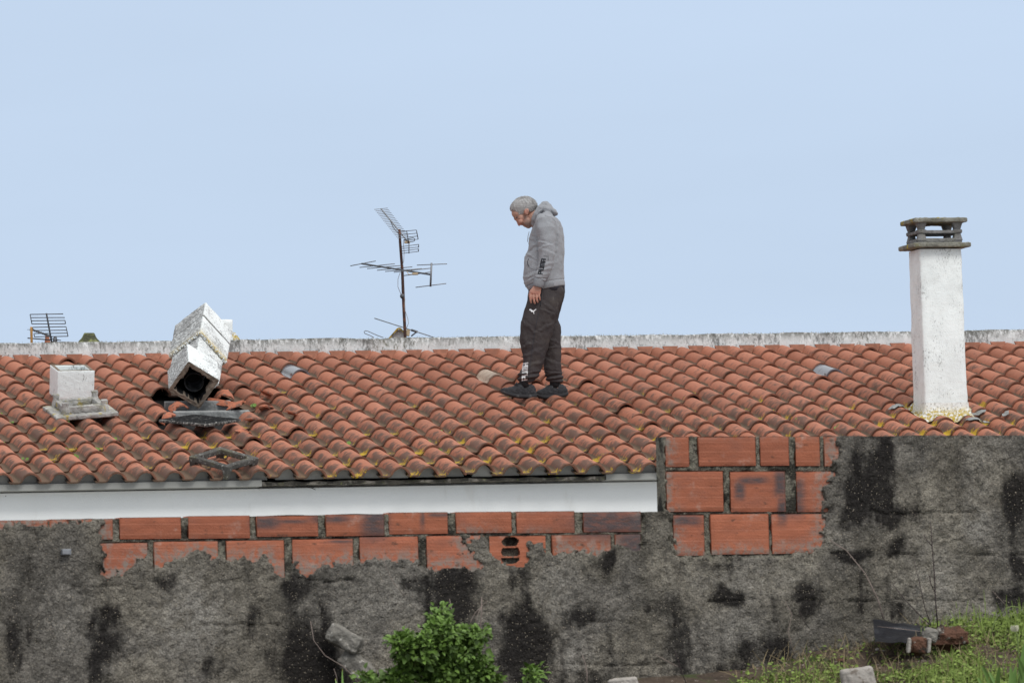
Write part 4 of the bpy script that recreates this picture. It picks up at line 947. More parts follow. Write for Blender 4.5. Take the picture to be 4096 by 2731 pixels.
mb.build('cable', M_CABLE, mast, True)
an = empty('broken_antenna', Z7(700, 1560, .8), 'broken low antenna with a long slanting rod and a hairpin loop behind the ridge', 'antenna')
mb = MB(); seg(mb, ((387, 1288), (955, 1470)), .0055, (.8, .4)); seg(mb, ((955, 1470), (1010, 1490)), .0055, (.4, .4)); mb.build('rod', M_ALU, an, True)
mb = MB(); tube(mb, [Z7(x, y, .8) for x, y in ((480, 1490), (415, 1466), (320, 1424), (292, 1418), (278, 1428), (285, 1446), (350, 1472), (380, 1490))], .0045, 6); mb.build('hairpin_loop', M_ALU, an, True)
mb = MB(); seg(mb, ((770, 1410), (838, 1432)), .013, (.5, .5)); seg(mb, ((835, 1425), (770, 1475)), .008, (.5, .5)); mb.build('bracket', M_DALU, an, True)
# white gabled chimney top
def pris(mb, pts, d0_, d1_):
    a = [Z7(x, y, d0_) for x, y in pts]; b = [Z7(x, y, d1_) for x, y in pts]; n = len(pts); mb.add(a+b, [tuple(range(n)), tuple(range(n, 2*n))[::-1]]+[(i, n+i, n+(i+1) % n, (i+1) % n) for i in range(n)])
gb = empty('gabled_chimney', Z7(630, 1600, 1.0), 'small white chimney with a lichen-covered tiled gable top at the foot of the tall mast', 'chimney')
mb = MB(); pris(mb, [(560, 1700), (560, 1478), (628, 1408), (655, 1408), (700, 1448), (700, 1700)], 1.0, 1.5); mb.build('chimney_body', M_WHITE, gb, False)
mb = MB(); pris(mb, [(528, 1500), (622, 1392), (642, 1384), (662, 1388), (712, 1440), (712, 1462), (655, 1410), (640, 1404), (628, 1408), (545, 1506)], .95, 1.55); mb.build('tiled_roof', M_LTILE, gb, False)
mb = MB(); rbox(mb, Z7(738, 1437, 1.0), (.036, .03, .075), axes(0, 0, .15), .008, .02); o = mb.build('junction_box', M_BEIGE, None, True); tag(o, 'small beige weathered box fixed at the foot of the tall mast', 'box')
def Z6(x, y, dd=0.0): return at(50+.351*x, 1200+.351*y, DA+dd)
la = empty('low_antenna', Z6(440, 560, 0), 'low television antenna with a grid reflector standing behind the ridge at the far left', 'antenna')
def seg6(mb, L, r=.004, dd=(0, 0)): tube(mb, [Z6(*L[0], dd[0]), Z6(*L[1], dd[1])], r, 6)
mb = MB(); seg6(mb, ((386, 150), (446, 480)), .0095); seg6(mb, ((446, 480), (462, 600)), .012); mb.build('pole', M_DALU, la, True)
mb = MB()
for L in (((200, 164), (578, 158)), ((208, 200), (590, 199)), ((220, 236), (598, 232)), ((222, 272), (604, 270)), ((200, 164), (222, 275)), ((588, 194), (591, 206)), ((598, 230), (604, 271)), ((230, 311), (610, 303)), ((243, 346), (618, 343)), ((248, 381), (625, 377)), ((250, 418), (633, 412)), ((229, 311), (236, 346)), ((243, 380), (251, 419)), ((610, 303), (633, 413))): seg6(mb, L, .0052, (-.02, -.02))
mb.build('grid_reflector', M_DALU, la, True)
mb = MB(); seg6(mb, ((225, 335), (400, 402)), .009, (.5, .1)); seg6(mb, ((400, 402), (445, 420)), .009, (.1, 0)); seg6(mb, ((175, 433), (440, 455)), .007, (.3, 0)); seg6(mb, ((448, 440), (550, 460)), .005, (0, -.2))
for i in range(9): f_ = i/8.; x, y = 190+f_*190, 335+f_*60; seg6(mb, ((x-20, y+2), (x+45, y-3)), .003, (.5-.4*f_, .55-.4*f_))
mb.build('boom', M_DALU, la, True)
mb = MB(); tube(mb, [Z6(483, 500, -.1), Z6(487, 420, -.1)], [.03, .016], 8); tube(mb, [Z6(465, 445, -.1), Z6(505, 432, -.1)], .012, 6); mb.build('bracket', M_DALU, la, True)
mb = MB(); rbox(mb, Z6(217, 420, .2), (.0235*1, .03, .20), axes(0, 0, 0), .003, .03); o = mb.build('wooden_stake', M_WOOD, None, True); tag(o, 'ochre wooden stake sticking up behind the ridge at the far left', 'stake')
mb = MB(); R = [(Z6(398, 560, .4), cr*.030, fw*.03, 2), (Z6(398, 480, .4), cr*.030, fw*.03, 2), (Z6(398, 448, .4), cr*.024, fw*.024, 2), (Z6(393, 405, .4), cr*.019, fw*.019, 2), (Z6(393, 398, .4), cr*.012, fw*.012, 2)]; rings(mb, R, 16); o = mb.build('clay_pipe', M_CPIPE, None, True); tag(o, 'short reddish clay pipe beside the low antenna', 'pipe')
mb = MB(); R = []
for y, hw_ in ((560, 190), (510, 160), (480, 130), (462, 116), (440, 94), (420, 80), (400, 71), (385, 64), (376, 58), (373, 50)): R.append((Z6(874, y, .6), cr*hw_*.351*DA/F_PX, fw*hw_*.351*DA/F_PX, 2.6))
rings(mb, R, 28); o = mb.build('chimney_cowl', M_COWL, None, True); tag(o, 'dark mossy flared chimney cowl just showing above the ridge', 'chimney cowl')
#@@GARDEN
rv = random.Random(21)
SW = 39.0/F_PX
def leaf(mb, c, d, n, L, W_, rnd, fold=.25):
    d = d/np.linalg.norm(d); b = np.cross(n, d); b /= np.linalg.norm(b)+1e-9; n = np.cross(d, b)
    V = [c, c+d*L*.3+b*W_*.5+n*W_*fold, c+d*L*.7+b*W_*.38+n*W_*fold*.7-n*L*.04, c+d*L-n*L*.16, c+d*L*.7-b*W_*.38+n*W_*fold*.7-n*L*.04, c+d*L*.3-b*W_*.5+n*W_*fold, c+d*L*.35, c+d*L*.7-n*L*.05]
    mb.add(V, [(0, 6, 1), (1, 6, 7, 2), (2, 7, 3), (0, 5, 6), (5, 4, 7, 6), (4, 3, 7)], rnd=rnd)
def rvec(): return np.array([rv.gauss(0, 1), rv.gauss(0, 1), rv.gauss(0, 1)])
def bush(name, blobs, off, label, count, Lr=(.026, .042), grp=None):
    base = wall_front(blobs[0][0], 2790, off); rt = empty(name, base, label, 'shrub', grp); mb = MB(); stm = MB(); cc0 = wall_front(blobs[0][0], blobs[0][1]+60, off)
    tot = sum(b[2]**2 for b in blobs)
    for bi, (px, py, r_) in enumerate(blobs):
        C_ = wall_front(px, py, off+rv.uniform(-.12, .12)); R_ = r_*SW
        ns = max(3, int(r_/9))
        for _ in range(ns):                                           # leafy shoots inside each clump
            dv = rvec(); dv[2] = abs(dv[2])*.9+.1; dv /= np.linalg.norm(dv); tipp = C_+dv*R_*rv.uniform(.55, 1.05); st_ = C_-UP*R_*.6+rvec()*.03
            mid = (st_+tipp)/2+rvec()*.015; tube(stm, [st_, mid, tipp], [.003, .0022, .001], 4, rnd=.3)
            nl = int(count*(r_**2/tot)/ns)
            for q in range(nl):
                f_ = rv.random()**.6; p = (st_*(1-f_)+mid*f_) if f_ < .0 else ((1-f_)**2*st_+2*f_*(1-f_)*mid+f_*f_*tipp)
                o_ = rvec(); o_ /= np.linalg.norm(o_); p = p+o_*rv.uniform(.005, .05)*(1.15-f_*.5)
                d_ = o_*.8+dv*.3+np.array([0, -.25, -.1]); nn = np.array([0, -.55, .8])+rvec()*.38; L_ = rv.uniform(*Lr)*(1.15-.45*f_)
                leaf(mb, p, d_, nn, L_, L_*rv.uniform(.6, .78), min(1, max(0, rv.gauss(.38, .2)+.25*f_)))
    mb.build('foliage', M_LEAF, rt, True); stm.build('stem', M_STEM, rt, True); return rt
bush('leafy_bush', [(1755, 2466, 40), (1775, 2530, 70), (1600, 2570, 62), (1680, 2580, 70), (1850, 2570, 78), (1760, 2640, 130), (1885, 2660, 78), (1640, 2680, 85), (1955, 2722, 42), (1570, 2725, 50), (1780, 2740, 120), (1930, 2480+60, 30), (1860, 2765, 80)], .55,
     'bushy bright green leafy shrub growing against the wall at the bottom centre', 6200)
bush('low_shrub', [(2128, 2700, 20), (2120, 2722, 18)], .5, 'small green shrub just right of the big leafy bush', 110)
bush('low_shrub', [(1480, 2722, 26), (1455, 2705, 20)], .5, 'low sprig of green leaves just left of the big leafy bush', 150)
# blades at bottom left of the bush
def blade(mb, p0, tip, wd, bend=0.0, rnd=.5, n=8, nrm=None):
    side = np.cross(tip-p0, -fw if nrm is None else nrm); side /= np.linalg.norm(side)+1e-9; V = []; tp_ = []
    for j in range(n+1):
        f_ = j/n; c = p0*(1-f_)+tip*f_+side*bend*4*f_*(1-f_); ww = wd*(1-f_**2.6)*.5+.0006
        V += [c-side*ww, c+fw*ww*.5, c+side*ww]; tp_ += [f_]*3
    F = []
    for j in range(n):
        for i in range(2): a = j*3+i; F.append((a, a+1, a+4, a+3))
    mb.add(V, F, rnd=rnd, tip=tp_)
def tuft(name, items, off, label, cat='plant', mat=None, grp=None, flower=None):
    ps = [(wall_front(*a[0], off+rv.uniform(-.05, .05)), wall_front(*a[1], off+rv.uniform(-.06, .1)), a[2], a[3] if len(a) > 3 else 0) for a in items]
    rt = empty(name, ps[0][0], label, cat, grp)
    for p0, tp_, w_, bd in ps:
        mb = MB(); blade(mb, p0, tp_, w_*SW, bd*SW, rv.random()); mb.build('leaf', mat or M_IRIS, rt, True)
    return rt
tuft('sword_leaf_plant', [((1560-20, 2800), (1409, 2680), 16, 10), ((1380, 2790), (1370, 2672), 9, -4), ((1350, 2790), (1341, 2712), 9, 3), ((1480, 2800), (1506, 2680), 12, 4)], .6, 'few narrow sword-shaped leaves at the bottom edge left of the bush')
def z8(x, y): return 3400+.296*x, 2350+.296*y
it = []
for (bx_, by_), (tx, ty), w_, bd in (((2000, 1700), (1745, 985), 26, 12), ((2050, 1700), (1850, 1075), 24, 10), ((1900, 1700), (1700, 1160), 20, 8), ((2050, 1650), (2035, 1000), 26, -14), ((2140, 1700), (2165, 1000), 30, 8), ((2230, 1700), (2245, 1010), 28, -8), ((2330, 1700), (2345, 720), 34, 6),
                        ((2420, 1700), (2230, 860), 26, 16), ((1950, 1700), (1880, 1190), 20, -6), ((2300, 1650), (2400, 560), 30, -8), ((2460, 1650), (2480, 900), 30, -8), ((2120, 1750), (1960, 1250), 20, 8), ((1820, 1700), (1660, 1330), 18, 4), ((2540, 1700), (2560, 700), 30, 5)):
    it.append((z8(bx_, by_), z8(tx, ty), w_, bd))
ir = tuft('iris_plant', it, 2.1, 'clump of upright green sword leaves with one pale flower at the bottom right corner')
mb = MB(); pts = [wall_front(*z8(x, y), 2.1) for x, y in ((2290, 1600), (2280, 900), (2265, 640), (2235, 590))]; tube(mb, pts, .004, 6, rnd=.6); sk_ = mb.build('flower_stalk', M_STEM, ir, True)
mb = MB(); cF = wall_front(*z8(2222, 545), 2.1)
for q in range(7):
    th = q/7*2*math.pi; d_ = cr*math.cos(th)*.65+cu*1.0+fw*math.sin(th)*.65; leaf(mb, cF-UP*.016, d_, -fw*.6+cr*math.cos(th)*.4-UP*.1, .036, .024, .5, .15)
mb.build('flower', M_PETAL, ir, True)
for nm, pts, lb in (('wild_grass', ((1895, 690), (1940, 500), (1985, 380), (2010, 345), (2060, 330)), 'thin green grass stem bending over left of the pale flower'), ('wild_grass', ((2060, 360), (2110, 280), (2180, 250), (2270, 262), (2350, 340), (2400, 450)), 'arching yellow-green stem high above the iris clump')):
    mb = MB(); tube(mb, [wall_front(*z8(x, y), 1.5) for x, y in pts], .0028, 5); o = mb.build(nm, M_STEM, None, True); tag(o, lb, 'grass', 'single green grasses above the iris clump')
# dry stems
ST = [([(3320, 2160), (3385, 2200), (3460, 2292), (3510, 2392), (3535, 2475)], .0042, M_TWIG, 'pale dry stem arching up against the wall behind the black plastic'),
      ([(3722, 2082), (3728, 2180), (3737, 2290), (3742, 2400), (3752, 2515)], .0042, M_DTWIG, 'tall straight dark stem standing in front of the wall above the rubble'),
      ([(3655, 2240), (3678, 2330), (3700, 2430), (3722, 2495)], .0026, M_DTWIG, 'thin dark stem just left of the tall straight one'),
      ([(3568, 2332), (3622, 2400), (3680, 2460), (3724, 2500)], .003, M_DTWIG, 'dark stem slanting down to the right towards the rubble'),
      ([(3140, 2405), (3168, 2455), (3152, 2525), (3178, 2620)], .0026, M_TWIG, 'kinked dry stem at the left edge of the weeds'),
      ([(2329, 2617), (2340, 2650), (2348, 2690), (2347, 2745)], .004, M_TWIG, 'short curved pale stem at the bottom right of the small shrub'),
      ([(2620, 2615), (2665, 2640), (2712, 2665)], .0028, M_TWIG, 'short pinkish twig crossing a black stain on the wall'),
      ([(2700, 2600), (2725, 2680), (2750, 2745)], .0028, M_DTWIG, 'dark twig leaning at the bottom of the wall right of the black stain'),
      ([(1927, 2386), (1926, 2450), (1918, 2560)], .0042, M_TWIG, 'straight pale stem rising from the right side of the leafy bush'),
      ([(1798, 2393), (1805, 2430), (1808, 2480)], .0035, M_TWIG, 'short reddish stem rising from the top of the leafy bush'),
      ([(1950, 2400), (1900, 2450), (1865, 2520)], .0022, M_TWIG, 'fine forked twig leaning right above the leafy bush'),
      ([(1242, 2482), (1255, 2560), (1300, 2620), (1375, 2665), (1450, 2745)], .003, M_TWIG, 'long dry bramble stem curving down past the mortar lumps'),
      ([(1528, 2205), (1545, 2270), (1575, 2330), (1620, 2385)], .002, M_TWIG, 'fine pinkish stem hanging on the wall below the bricks'),
      ([(1335, 2672), (1345, 2700), (1352, 2750)], .0026, M_TWIG, 'short dry stalk at the bottom edge left of the mortar lumps'),
      ([(3970, 2362), (3998, 2392), (4025, 2420)], .002, M_TWIG, 'tiny pinkish twig on the dark wall at the far right'),
      ([(3510, 2504), (3590, 2512), (3690, 2525), (3800, 2505), (3900, 2502), (3975, 2511)], .0026, M_TWIG, 'long pale runner lying across the black plastic and the rubble'),
      ([(3195, 2440), (3215, 2480), (3235, 2510)], .0018, M_DTWIG, 'hair-thin dark twig right of the kinked stem'),
      ([(3360, 2530), (3385, 2590), (3400, 2630)], .0022, M_TWIG, 'small leaning dry stalk among the weeds')]
for pts, r_, mt_, lb in ST:
    o_ = rv.uniform(.12, .3); mb = MB(); P_ = [wall_front(x, y, o_) for x, y in pts]; k = len(P_); tube(mb, P_, [r_*(.45+.55*i/(k-1)) for i in range(k)], 6)
    if lb.startswith('tall'):
        for pp in (((3695, 2138), (3708, 2160), (3727, 2182)), ((3718, 2300), (3722, 2330), (3738, 2365))): tube(mb, [wall_front(x, y, o_) for x, y in pp], r_*.55, 5)
    if lb.startswith('fine forked'): tube(mb, [wall_front(x, y, o_) for x, y in ((1925, 2425), (1905, 2470), (1900, 2510))], r_*.8, 5)
    o = mb.build('dead_weed', mt_, None, True); tag(o, lb, 'dead weed', 'dead weeds in front of the wall')
# junction box on the wall
jb = MB(); Mw = np.stack([Wr, -Wn, UP], 1); rbox(jb, wall_front(264, 2207, .035), (.046, .03, .030), Mw, .004, .01); rbox(jb, wall_front(264, 2207, .053), (.036, .006, .022), Mw, .002, .01); o = jb.build('junction_box', M_JBOX, None, True, weld=.0003); tag(o, 'small grey plastic junction box on the render at the left', 'junction box')
# lumps and rubble
def lump(name, px, py, w_, h_, dp, ang, mat, label, cat, off=.25, amp=.02, chip=.03, grp=None, seed=1, fq=14, cell=.012, r=.02):
    mb = MB(); M_ = np.stack([cr, fw, cu], 1)@rotm('Y', ang)@rotm('Z', rv.uniform(-.3, .3)); rbox(mb, wall_front(px, py, off), (w_*SW, dp, h_*SW), M_, r, cell, amp, fq, chip, seed)
    o = mb.build(name, mat, None, True, weld=.0005); tag(o, label, cat, grp); return o
lump('mortar_lump', 1378, 2553, 150, 82, .10, rad(28), M_LUMP, 'rough upper chunk of old concrete leaning on the wall left of the bush', 'chunk', .12, .022, .03, 'mortar and concrete chunks left of the bush', 3, 12)
lump('mortar_lump', 1432, 2668, 165, 86, .10, rad(42), M_LUMP, 'longer lower chunk of concrete sloping down to the bush', 'chunk', .12, .018, .03, 'mortar and concrete chunks left of the bush', 5, 12)
lump('mortar_lump', 1530, 2680, 34, 30, .05, rad(10), M_LUMP, 'small rounded concrete lump tucked behind the left of the bush', 'chunk', .2, .008, .01, 'mortar and concrete chunks left of the bush', 6, 20)
lump('pale_stone', 3430, 2716, 132, 100, .13, rad(-8), M_STONE, 'large pale flat-topped stone in the weeds at the bottom', 'stone', 1.1, .010, .02, None, 7, 9, .012, .02)
lump('pale_stone', 2492, 2738, 120, 60, .10, rad(-6), M_STONE, 'pale stone with a reddish corner just showing at the bottom centre', 'stone', .7, .008, .02, None, 8, 10)
lump('brick_rubble', 3675, 2580, 78, 72, .08, rad(4), M_RUB, 'squarish brown brick chunk edged with pale mortar', 'rubble', .55, .024, .035, 'brick rubble in the weeds', 9, 16)
for dx in (-40, 38): lump('mortar_crust', 3675+dx, 2580, 16, 66, .06, rad(6), M_STONE, 'pale mortar crust on the %s side of the squarish brick chunk' % ('left' if dx < 0 else 'right'), 'mortar', .58, .006, .01, None, 10, 20)
lump('brick_rubble', 3800, 2552, 165, 66, .10, rad(-3), M_RUB, 'long dark red lump of brickwork lying against the wall', 'rubble', .40, .05, .07, 'brick rubble in the weeds', 11, 13)
lump('mortar_lump', 3722, 2540, 62, 64, .07, rad(15), M_LUMP, 'pale grey mortar piece between the two brick chunks', 'mortar', .47, .018, .02, None, 12, 16)
for i, (x, y, s1, mt_, lb) in enumerate(((370, 840, 26, M_STONE, 'peach-coloured pebble below the black plastic'), (462, 852, 28, M_STONE, 'white rounded pebble next to the peach one'), (1212, 892, 26, M_STONE, 'tan pebble in the weeds right of the brick chunk'), (1250, 1000, 30, M_STONE, 'pale angular stone lower among the weeds'),
    (620, 945, 20, M_RUB, 'small red brick crumb on bare soil'), (490, 1065, 16, M_STONE, 'small white stone above the large pale stone'), (482, 990, 12, M_STONE, 'very small pinkish stone on bare soil'), (970, 895, 10, M_STONE, 'tiny white stone at the foot of the brick chunk'), (1190, 955, 12, M_STONE, 'tiny white stone beside the tan pebble'), (-120, 1000, 50, M_RUB, 'flat rusty brown fragment left of the large pale stone'))):
    px, py = z8(x, y); g = on_ground(px, py); mb = MB(); r_ = s1*.5*.296*SW*2.2; nq = rv.random()*9
    ellip(mb, g+UP*r_*.3, (r_, r_*.9, r_*.7), yawm(rv.random()*3), 14, 9); V = mb.v[0]; d_ = V-V.mean(0); mb.v[0] = V+d_*np.array([mn.noise(Vector(q*40+np.array([nq, 0, 0]))) for q in V])[:, None]*.45
    o = mb.build('pebble', mt_, None, True, sharp=30); tag(o, lb, 'pebble', 'small stones scattered in the weeds')
# black plastic sheet
def sheet(name, quad, off0, off1, label, nu=26, nv=14):
    mb = MB(); V = []; q = np.array(quad, float)
    for th in (0, -.004):
        for j in range(nv):
            for i in range(nu):
                u_, v_ = i/(nu-1), j/(nv-1); p = (q[0]*(1-u_)+q[1]*u_)*(1-v_)+(q[3]*(1-u_)+q[2]*u_)*v_
                cr_ = .035*mn.noise(Vector((u_*3, v_*4, 2)))+.02*math.sin(v_*7+u_*2); V.append(wall_front(p[0]+6*mn.noise(Vector((u_*4, v_, 1))), p[1]+7*mn.noise(Vector((u_*5, v_*2, 4))), off0*(1-v_)+off1*v_+cr_+th))
    F = grid_faces(nu, nv); mb.add(V, [f[::-1] for f in F]+grid_faces(nu, nv, False, nu*nv)); o = mb.build(name, M_PLAS, None, True); tag(o, label, 'plastic sheet', 'pieces of black plastic')
sheet('plastic_sheet', [(3492, 2475), (3770, 2513), (3700, 2572), (3500, 2566)], .10, .42, 'crumpled black plastic sheet leaning against the foot of the wall')
sheet('plastic_sheet', [(3797, 2473), (3872, 2505), (3850, 2530), (3815, 2508)], .07, .14, 'small triangular scrap of black plastic sticking up behind the rubble', 12, 8)
# weeds and dry grass
wd_ = MB(); dr = MB(); n = 0; tries = 0
while n < 22000 and tries < 120000:
    tries += 1; a = rv.uniform(.6, 4.2); d_ = rv.uniform(.02, 3.2)
    P = WALL_O+Wr*a+Wn*d_; P[2] = float(ground_z(P[0], P[1])); x, y = proj(P)
    if x < 2930 or x > 4250 or y > 2790: continue
    cl = fbm(np.array([a*2.6]), np.array([d_*2.6]), 91)[0]; bias = sstep(2900, 3300, x)
    if cl < .53-.14*bias and rv.random() < .90: continue
    n += 1; right = sstep(3500, 4000, x); hgt = rv.uniform(.010, .028)*(1+2.2*right*(cl > .5)+.6*(cl > .58))
    k = rv.random()
    if k < .86:
        c = P+UP*hgt*rv.uniform(.1, .9)+rvec()*.012; dv = np.array([rv.gauss(0, .8), -abs(rv.gauss(0, .6)), rv.uniform(-.25, .55)]); L_ = rv.uniform(.010, .026)
        leaf(wd_, c, dv, np.array([0, -.6, .7])+rvec()*.5, L_, L_*rv.uniform(.4, .75), min(1, max(0, rv.gauss(.45, .22)+.2*(cl-.5))))
    elif k < .93 or x > 3480:
        tipp = P+UP*hgt*rv.uniform(.9, 1.8)+rvec()*.02; blade(wd_, P, tipp, .004, rv.uniform(-.01, .01), rv.random()*.6+.2, 3)
    else:
        tipp = P+UP*hgt*rv.uniform(1, 2.6)+np.array([rv.gauss(0, .03), rv.gauss(0, .03), 0]); blade(dr, P, tipp, .0022, rv.uniform(-.008, .008), rv.random(), 4)
wd_.at.pop('tip', None)
def fixat(mb): 
    for k in list(mb.at):
        tot = sum(len(a) for a in mb.at[k])
        if tot < mb.n: mb.at[k].append(np.zeros(mb.n-tot))
fixat(wd_); fixat(dr)
o = wd_.build('weeds', M_WEED, None, True, loc=tuple(on_ground(3500, 2700))); tag(o, 'low green weeds and ground cover over the bank at the bottom right', 'weeds', None, 'stuff')
for q in range(420):
    a = rv.uniform(1.25, 2.4); d_ = rv.uniform(.02, .8); P = WALL_O+Wr*a+Wn*d_; P[2] = float(ground_z(P[0], P[1]))
    tipp = P+UP*rv.uniform(.02, .11)+np.array([rv.gauss(0, .045), rv.gauss(0, .03), 0]); blade(dr, P, tipp, .0018, rv.uniform(-.01, .01), rv.random(), 4)
dr.at.pop('tip', None); fixat(dr)
o = dr.build('dry_grass', M_DRY, None, True, loc=tuple(on_ground(3200, 2700))); tag(o, 'thin dry straw-coloured grass at the foot of the wall', 'grass', None, 'stuff')
#@@PERSON
PZ = float(RP(2170, 1572, .10)@fw); SP = PZ/F_PX; U_ = .319*SP
PX = np.array([math.cos(ROLL), 0, -math.sin(ROLL)]); PZv = np.array([math.sin(ROLL), 0, math.cos(ROLL)]); PO = at(2170, 1585, PZ)
PM = np.stack([PX, np.array([0, 1.0, 0]), PZv], 1)
def PL(x, y, d=0.0): return np.array([(1950+.319*x-2170)*SP, d, (835-.319*y)*SP])     # photo-measured figure coordinates (side view), d = depth
def place(mb): mb.v = [PO+v@PM.T for v in mb.v]; return mb
def vstack_(mb, rows, nseg=28, pw=2.3):          # rows: (y, front x, back x, half depth, centre depth[, tilt])
    R = []
    for r_ in rows:
        y, xf, xb, hy, cy = r_[:5]; tl = r_[5] if len(r_) > 5 else 0
        R.append((PL((xf+xb)/2, y, cy), np.array([(xb-xf)/2*U_, 0, tl*U_]), np.array([0, hy, 0]), pw))
    rings(mb, R, nseg)
# --- body: one surface
b = MB()
SH = 1254
def E_(x, y, d, rx, rz, ry, rot=0): ellip(b, PL(x, y, d), (rx*U_, ry, rz*U_), rotm('Y', rot), 22, 14)
E_(455, 242, 0, 166, 126, .077, rad(-14)); E_(392, 312, 0, 92, 82, .062); E_(425, 372, 0, 84, 78, .060); E_(500, 415, 0, 78, 84, .056, .4); E_(513, 472, 0, 40, 38, .033)
E_(468, 452, 0, 30, 26, .027); E_(462, 459, 0, 18, 9, .022, .5); E_(478, 474, 0, 16, 9, .020, .5); E_(352, 384, 0, 22, 22, .046)
for sg in (-1, 1): E_(418, 420, sg*.036, 34, 38, .024); E_(392, 392, sg*.032, 13, 12, .013)
tube(b, [PL(366, 392), PL(380, 428), PL(398, 460), PL(408, 472)], [12*U_, 15*U_, 20*U_, 15*U_], 12); 
for sg in (-1, 1): E_(425, 460, sg*.011, 14, 11, .008)
for sg in (-1, 1): E_(490, 302, sg*.078, 30, 40, .012, .2); E_(494, 330, sg*.077, 16, 20, .010)
tube(b, [PL(540, 330), PL(590, 390), PL(660, 470), PL(700, 560)], [.060, .062, .066, .08], 18)
vstack_(b, [(420, 640, 800, .10, 0), (520, 600, 900, .15, 0), (700, 550, 930, .15, 0), (950, 510, 920, .15, 0), (1150, 500, 920, .155, 0), (1260, 540, 930, .15, 0), (1400, 580, 920, .15, 0)], 24)
for cy, pts in ((-.095, ((720, 1350), (620, 1850), (540, 2350), (480, 2490))), (.085, ((740, 1350), (800, 1850), (830, 2350), (855, 2480)))):
    tube(b, [PL(x, y, cy) for x, y in pts], [.085, .058, .038, .036], 14)
for cy, x0, y0, x1, y1 in ((-.095, 500, 2560, 250, 2595), (.085, 890, 2545, 700, 2600)): tube(b, [PL(x0, y0-50, cy), PL((x0+x1)/2, (y0+y1)/2-15, cy), PL(x1, y1, cy)], [.034, .032, .02], 12)
for sg in (-1, 1):
    xo = 0 if sg < 0 else -10
    tube(b, [PL(725, 420, sg*.15), PL(735, 560, sg*.20), PL(745, 820, sg*.225), PL(690, 1060, sg*.22), PL(635+xo, 1235, sg*.213)], [.06, .05, .042, .036, .028], 14)
    # hand: palm, four fingers, thumb
    R = []
    for x, y, hw_, th_ in ((632, 1232, 42, .022), (620, 1262, 52, .021), (608, 1300, 66, .019), (600, 1330, 70, .017), (600, 1352, 66, .013)):
        R.append((PL(x+xo, y, sg*.213), np.array([hw_*U_, -sg*.004, 0]), np.array([0, th_, 0]), 2.6))
    rings(b, R, 20)
    for (x0, y0), (x1, y1), (x2, y2), (x3, y3), r_ in (((546, 1335), (538, 1385), (540, 1430), (548, 1466), .0100), ((578, 1345), (576, 1400), (584, 1445), (596, 1474), .0104), ((612, 1345), (614, 1395), (622, 1435), (632, 1460), .0100), ((645, 1335), (648, 1378), (654, 1410), (659, 1432), .0088)):
        cv_ = [0, -.004, .006, .020]
        tube(b, [PL(x0+xo, y0-30, sg*.213), PL(x0+xo, y0, sg*(.213)), PL(x1+xo, y1, sg*(.217)), PL(x2+xo, y2, sg*(.211)), PL(x3+xo, y3, sg*(.198))], [r_*1.05, r_*1.1, r_*1.02, r_*.96, r_*.72], 10)
    tube(b, [PL(585+xo, 1275, sg*.200), PL(545+xo, 1315, sg*.180), PL(530+xo, 1360, sg*.172), PL(532+xo, 1392, sg*.170)], [.014, .0135, .012, .009], 10)
lv = np.concatenate(b.v); b_loc = MB(); b_loc.v = [lv]; b_loc.f = b.f; b_loc.n = len(lv)
place(b_loc); body = b_loc.build('person', M_SKIN, None, True, loc=tuple(PO))
tag(body, 'grey-haired man in grey hooded sweatshirt and dark joggers walking on the roof, head bowed', 'person')
instant(body, [('REMESH', dict(mode='VOXEL', voxel_size=.0034, use_smooth_shade=True)), ('SMOOTH', dict(factor=.5, iterations=4))])
def toU(V):                                       # object coords -> figure measuring units
    L_ = V@PM; return (L_[:, 0]/SP+2170-1950)/.319, (835-L_[:, 2]/SP)/.319, L_[:, 1]
def scalp_ok(x, y):                              # region of the side view that carries hair
    if x > 618: return False
    if x < 345: return y < 268
    if x < 400: return y < 268+(x-345)*.75
    if x < 455: return y < 325
    if x < 525: return y < 262
    return y < 282
V = mverts(body); X_, Y_, D_ = toU(V); hd = (Y_ < 560) & (X_ < 640)
def gs(x, y, rx, ry, p=2): return np.exp(-(np.abs((X_-x)/rx)**p+np.abs((Y_-y)/ry)**p))
beard = np.maximum.reduce([gs(510, 455, 62, 58, 3), gs(478, 395, 30, 55, 3)*.7, gs(440, 455, 22, 12), gs(485, 500, 40, 30)])*hd*(1-gs(405, 420, 40, 40))
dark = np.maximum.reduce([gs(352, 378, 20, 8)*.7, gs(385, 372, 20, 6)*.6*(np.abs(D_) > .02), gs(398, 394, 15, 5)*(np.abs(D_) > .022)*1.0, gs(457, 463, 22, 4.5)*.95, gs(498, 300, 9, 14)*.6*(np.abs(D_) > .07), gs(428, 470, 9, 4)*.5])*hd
red = np.maximum.reduce([gs(408, 455, 24, 24), gs(490, 300, 34, 44), gs(440, 400, 40, 35)*.7])*hd + (Y_ > 1225)*(Y_ < 1500)*(.35+.5*((np.abs(Y_-1340) < 22)|(np.abs(Y_-1405) < 10)))
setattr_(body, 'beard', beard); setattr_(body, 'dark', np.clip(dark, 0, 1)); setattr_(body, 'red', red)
setattr_(body, 'scalp', [1.0 if (x < 640 and y < 355 and scalp_ok(x, y)) else 0.0 for x, y in zip(X_, Y_)])
bm_ = bmesh.new(); bm_.from_mesh(body.data); bvB = BVHTree.FromBMesh(bm_); bm_.free()
